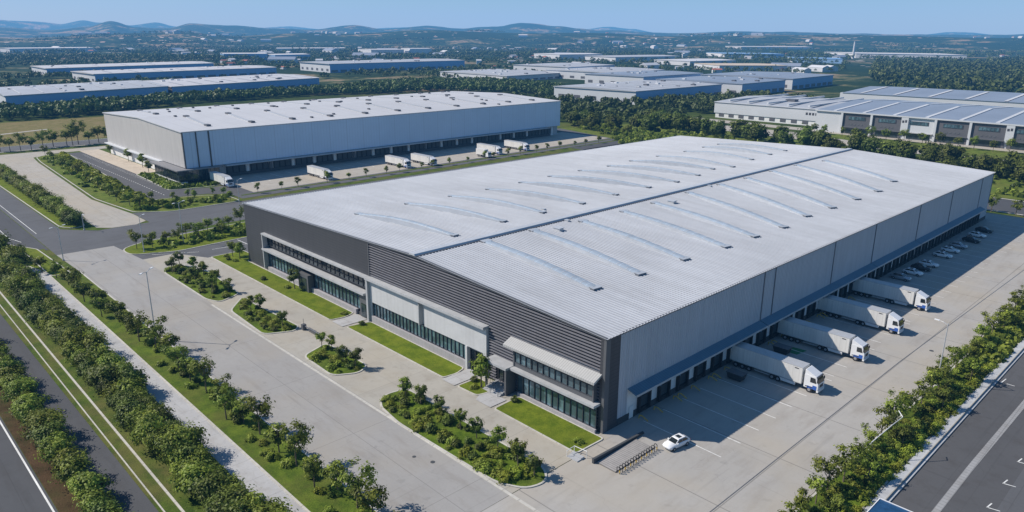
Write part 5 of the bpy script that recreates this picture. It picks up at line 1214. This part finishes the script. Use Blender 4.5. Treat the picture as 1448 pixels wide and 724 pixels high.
# rear hedgerows and bank
woods('bank_shrubs', [([(-180, 243), (60, 243), (60, 288), (-100, 330), (-235, 345), (-250, 300), (-225, 268)], 520)], 'bright scrub covering the bank behind the main warehouse', (1.0, 2.2), 44, 8, M['leaf'], 'scrub', True)
woods('bank_shrubs', [([(-255, 280), (-212, 272), (-205, 264), (-90, 250), (-90, 262), (-250, 310)], 260)], 'bright green hedge along the road behind the truck court', (1.2, 2.2), 44, 9, M['leaf'], 'scrub', True)
sheet('rear_bank', [(-262, 275), (-206, 262), (-165, 242), (70, 242), (70, 300), (-80, 330), (-240, 350)], .02, M['meadow'])
sheet('rear_street', [(-250, 352), (-80, 336), (120, 322), (120, 334), (-80, 350), (-150, 372), (-250, 372)], .04, M['farconc'])
sheet('rear_verge', [(-150, 372), (-80, 351), (120, 335), (120, 374), (-150, 384)], .03, M['meadow'])
sheet('rear_forecourt', [(-240, 384), (-150, 384), (120, 374), (150, 392), (-240, 400)], .05, M['farconc'])
sheet('dry_field', [(-530, -80), (-530, 100), (-425, 80), (-405, 40), (-400, -80)], .0, M['drygrass'])
sheet('left_far_road', [(-400, -80), (-402, 90), (-381, 90), (-379, -80)], .02, M['asphalt_y'])
lines('road_edge', [(-401, -80, -403, 90), (-380.5, -80, -382.5, 90)], .8, .03, M['kerb'])
sheet('track', [(-430, -80), (-425, -80), (-470, 30), (-474, 30)], .02, M['farconc'])
rr_pts = [(-235 + k * 9.2 + rnd.uniform(-2, 2), 334 - k * 1.6 + rnd.uniform(-5, 5)) for k in range(34)]
row(BT, rr_pts, 'dark trees along the rear street', 'full dark tree along the rear street, @ from the left', .75, 1.15, 0)
row(BT, [(-60 + k * 11 + rnd.uniform(-2, 2), 296 - k * 2.2 + rnd.uniform(-8, 8)) for k in range(12)], 'trees on the rear bank', 'bushy tree on the green rear bank, @ from the left', .6, 1.0, 0)
row(ST, [(-140 + k * 9 + rnd.uniform(-1.5, 1.5), 376 - k * .3) for k in range(24)], 'small trees before the dark-bay factory', 'small light green tree before the dark-bay factory, @ from the left', 1.1, 1.7, 0)
row(ST, [(x, 212.6) for x in (-14, -5.5, -1.5, 5.8, 12, 19, 26)], 'trees behind the far end of the yard', 'small tree on the verge beyond the far end of the yard, @ from the left', 1.0, 1.3, 0)
row(BT, [(-268 + k * 8.5 + rnd.uniform(-2, 2), 292 + k * 3 + rnd.uniform(-4, 4)) for k in range(9)], 'dark trees right of the second warehouse', 'dark tree past the end of the second warehouse, @ from left', .8, 1.15, 0)
row(ST, [(-258 + k * 6 + rnd.uniform(-1, 1), 284 - k * 1.2) for k in range(10)], 'verge trees behind the truck court', 'verge tree in the row behind the truck court, @ from the left', 1.0, 1.4, 0)
row(ST, [(-384 + rnd.uniform(-3, 3), y) for y in (-40, -32, -24, -17, -10, -6.3, -1.7, 3, 9, 14, 19.6, 22.4, 26, 31, 36, 41, 47)], 'trees along the far left road', 'dark spreading tree along the road at the far left, @ from the near end', 1.3, 2.0, 0)
sheet('grass_verge', [(-379, -80), (-381, 90), (-371, 90), (-372, -80)], .03, M['verge'])
for p in ST + RT + HT + BT + SH + TW + hm_ + [TR, CW, CDK, CSI]:
    if p.name not in USED:
        for c in list(p.children): bpy.data.objects.remove(c)
        bpy.data.objects.remove(p)
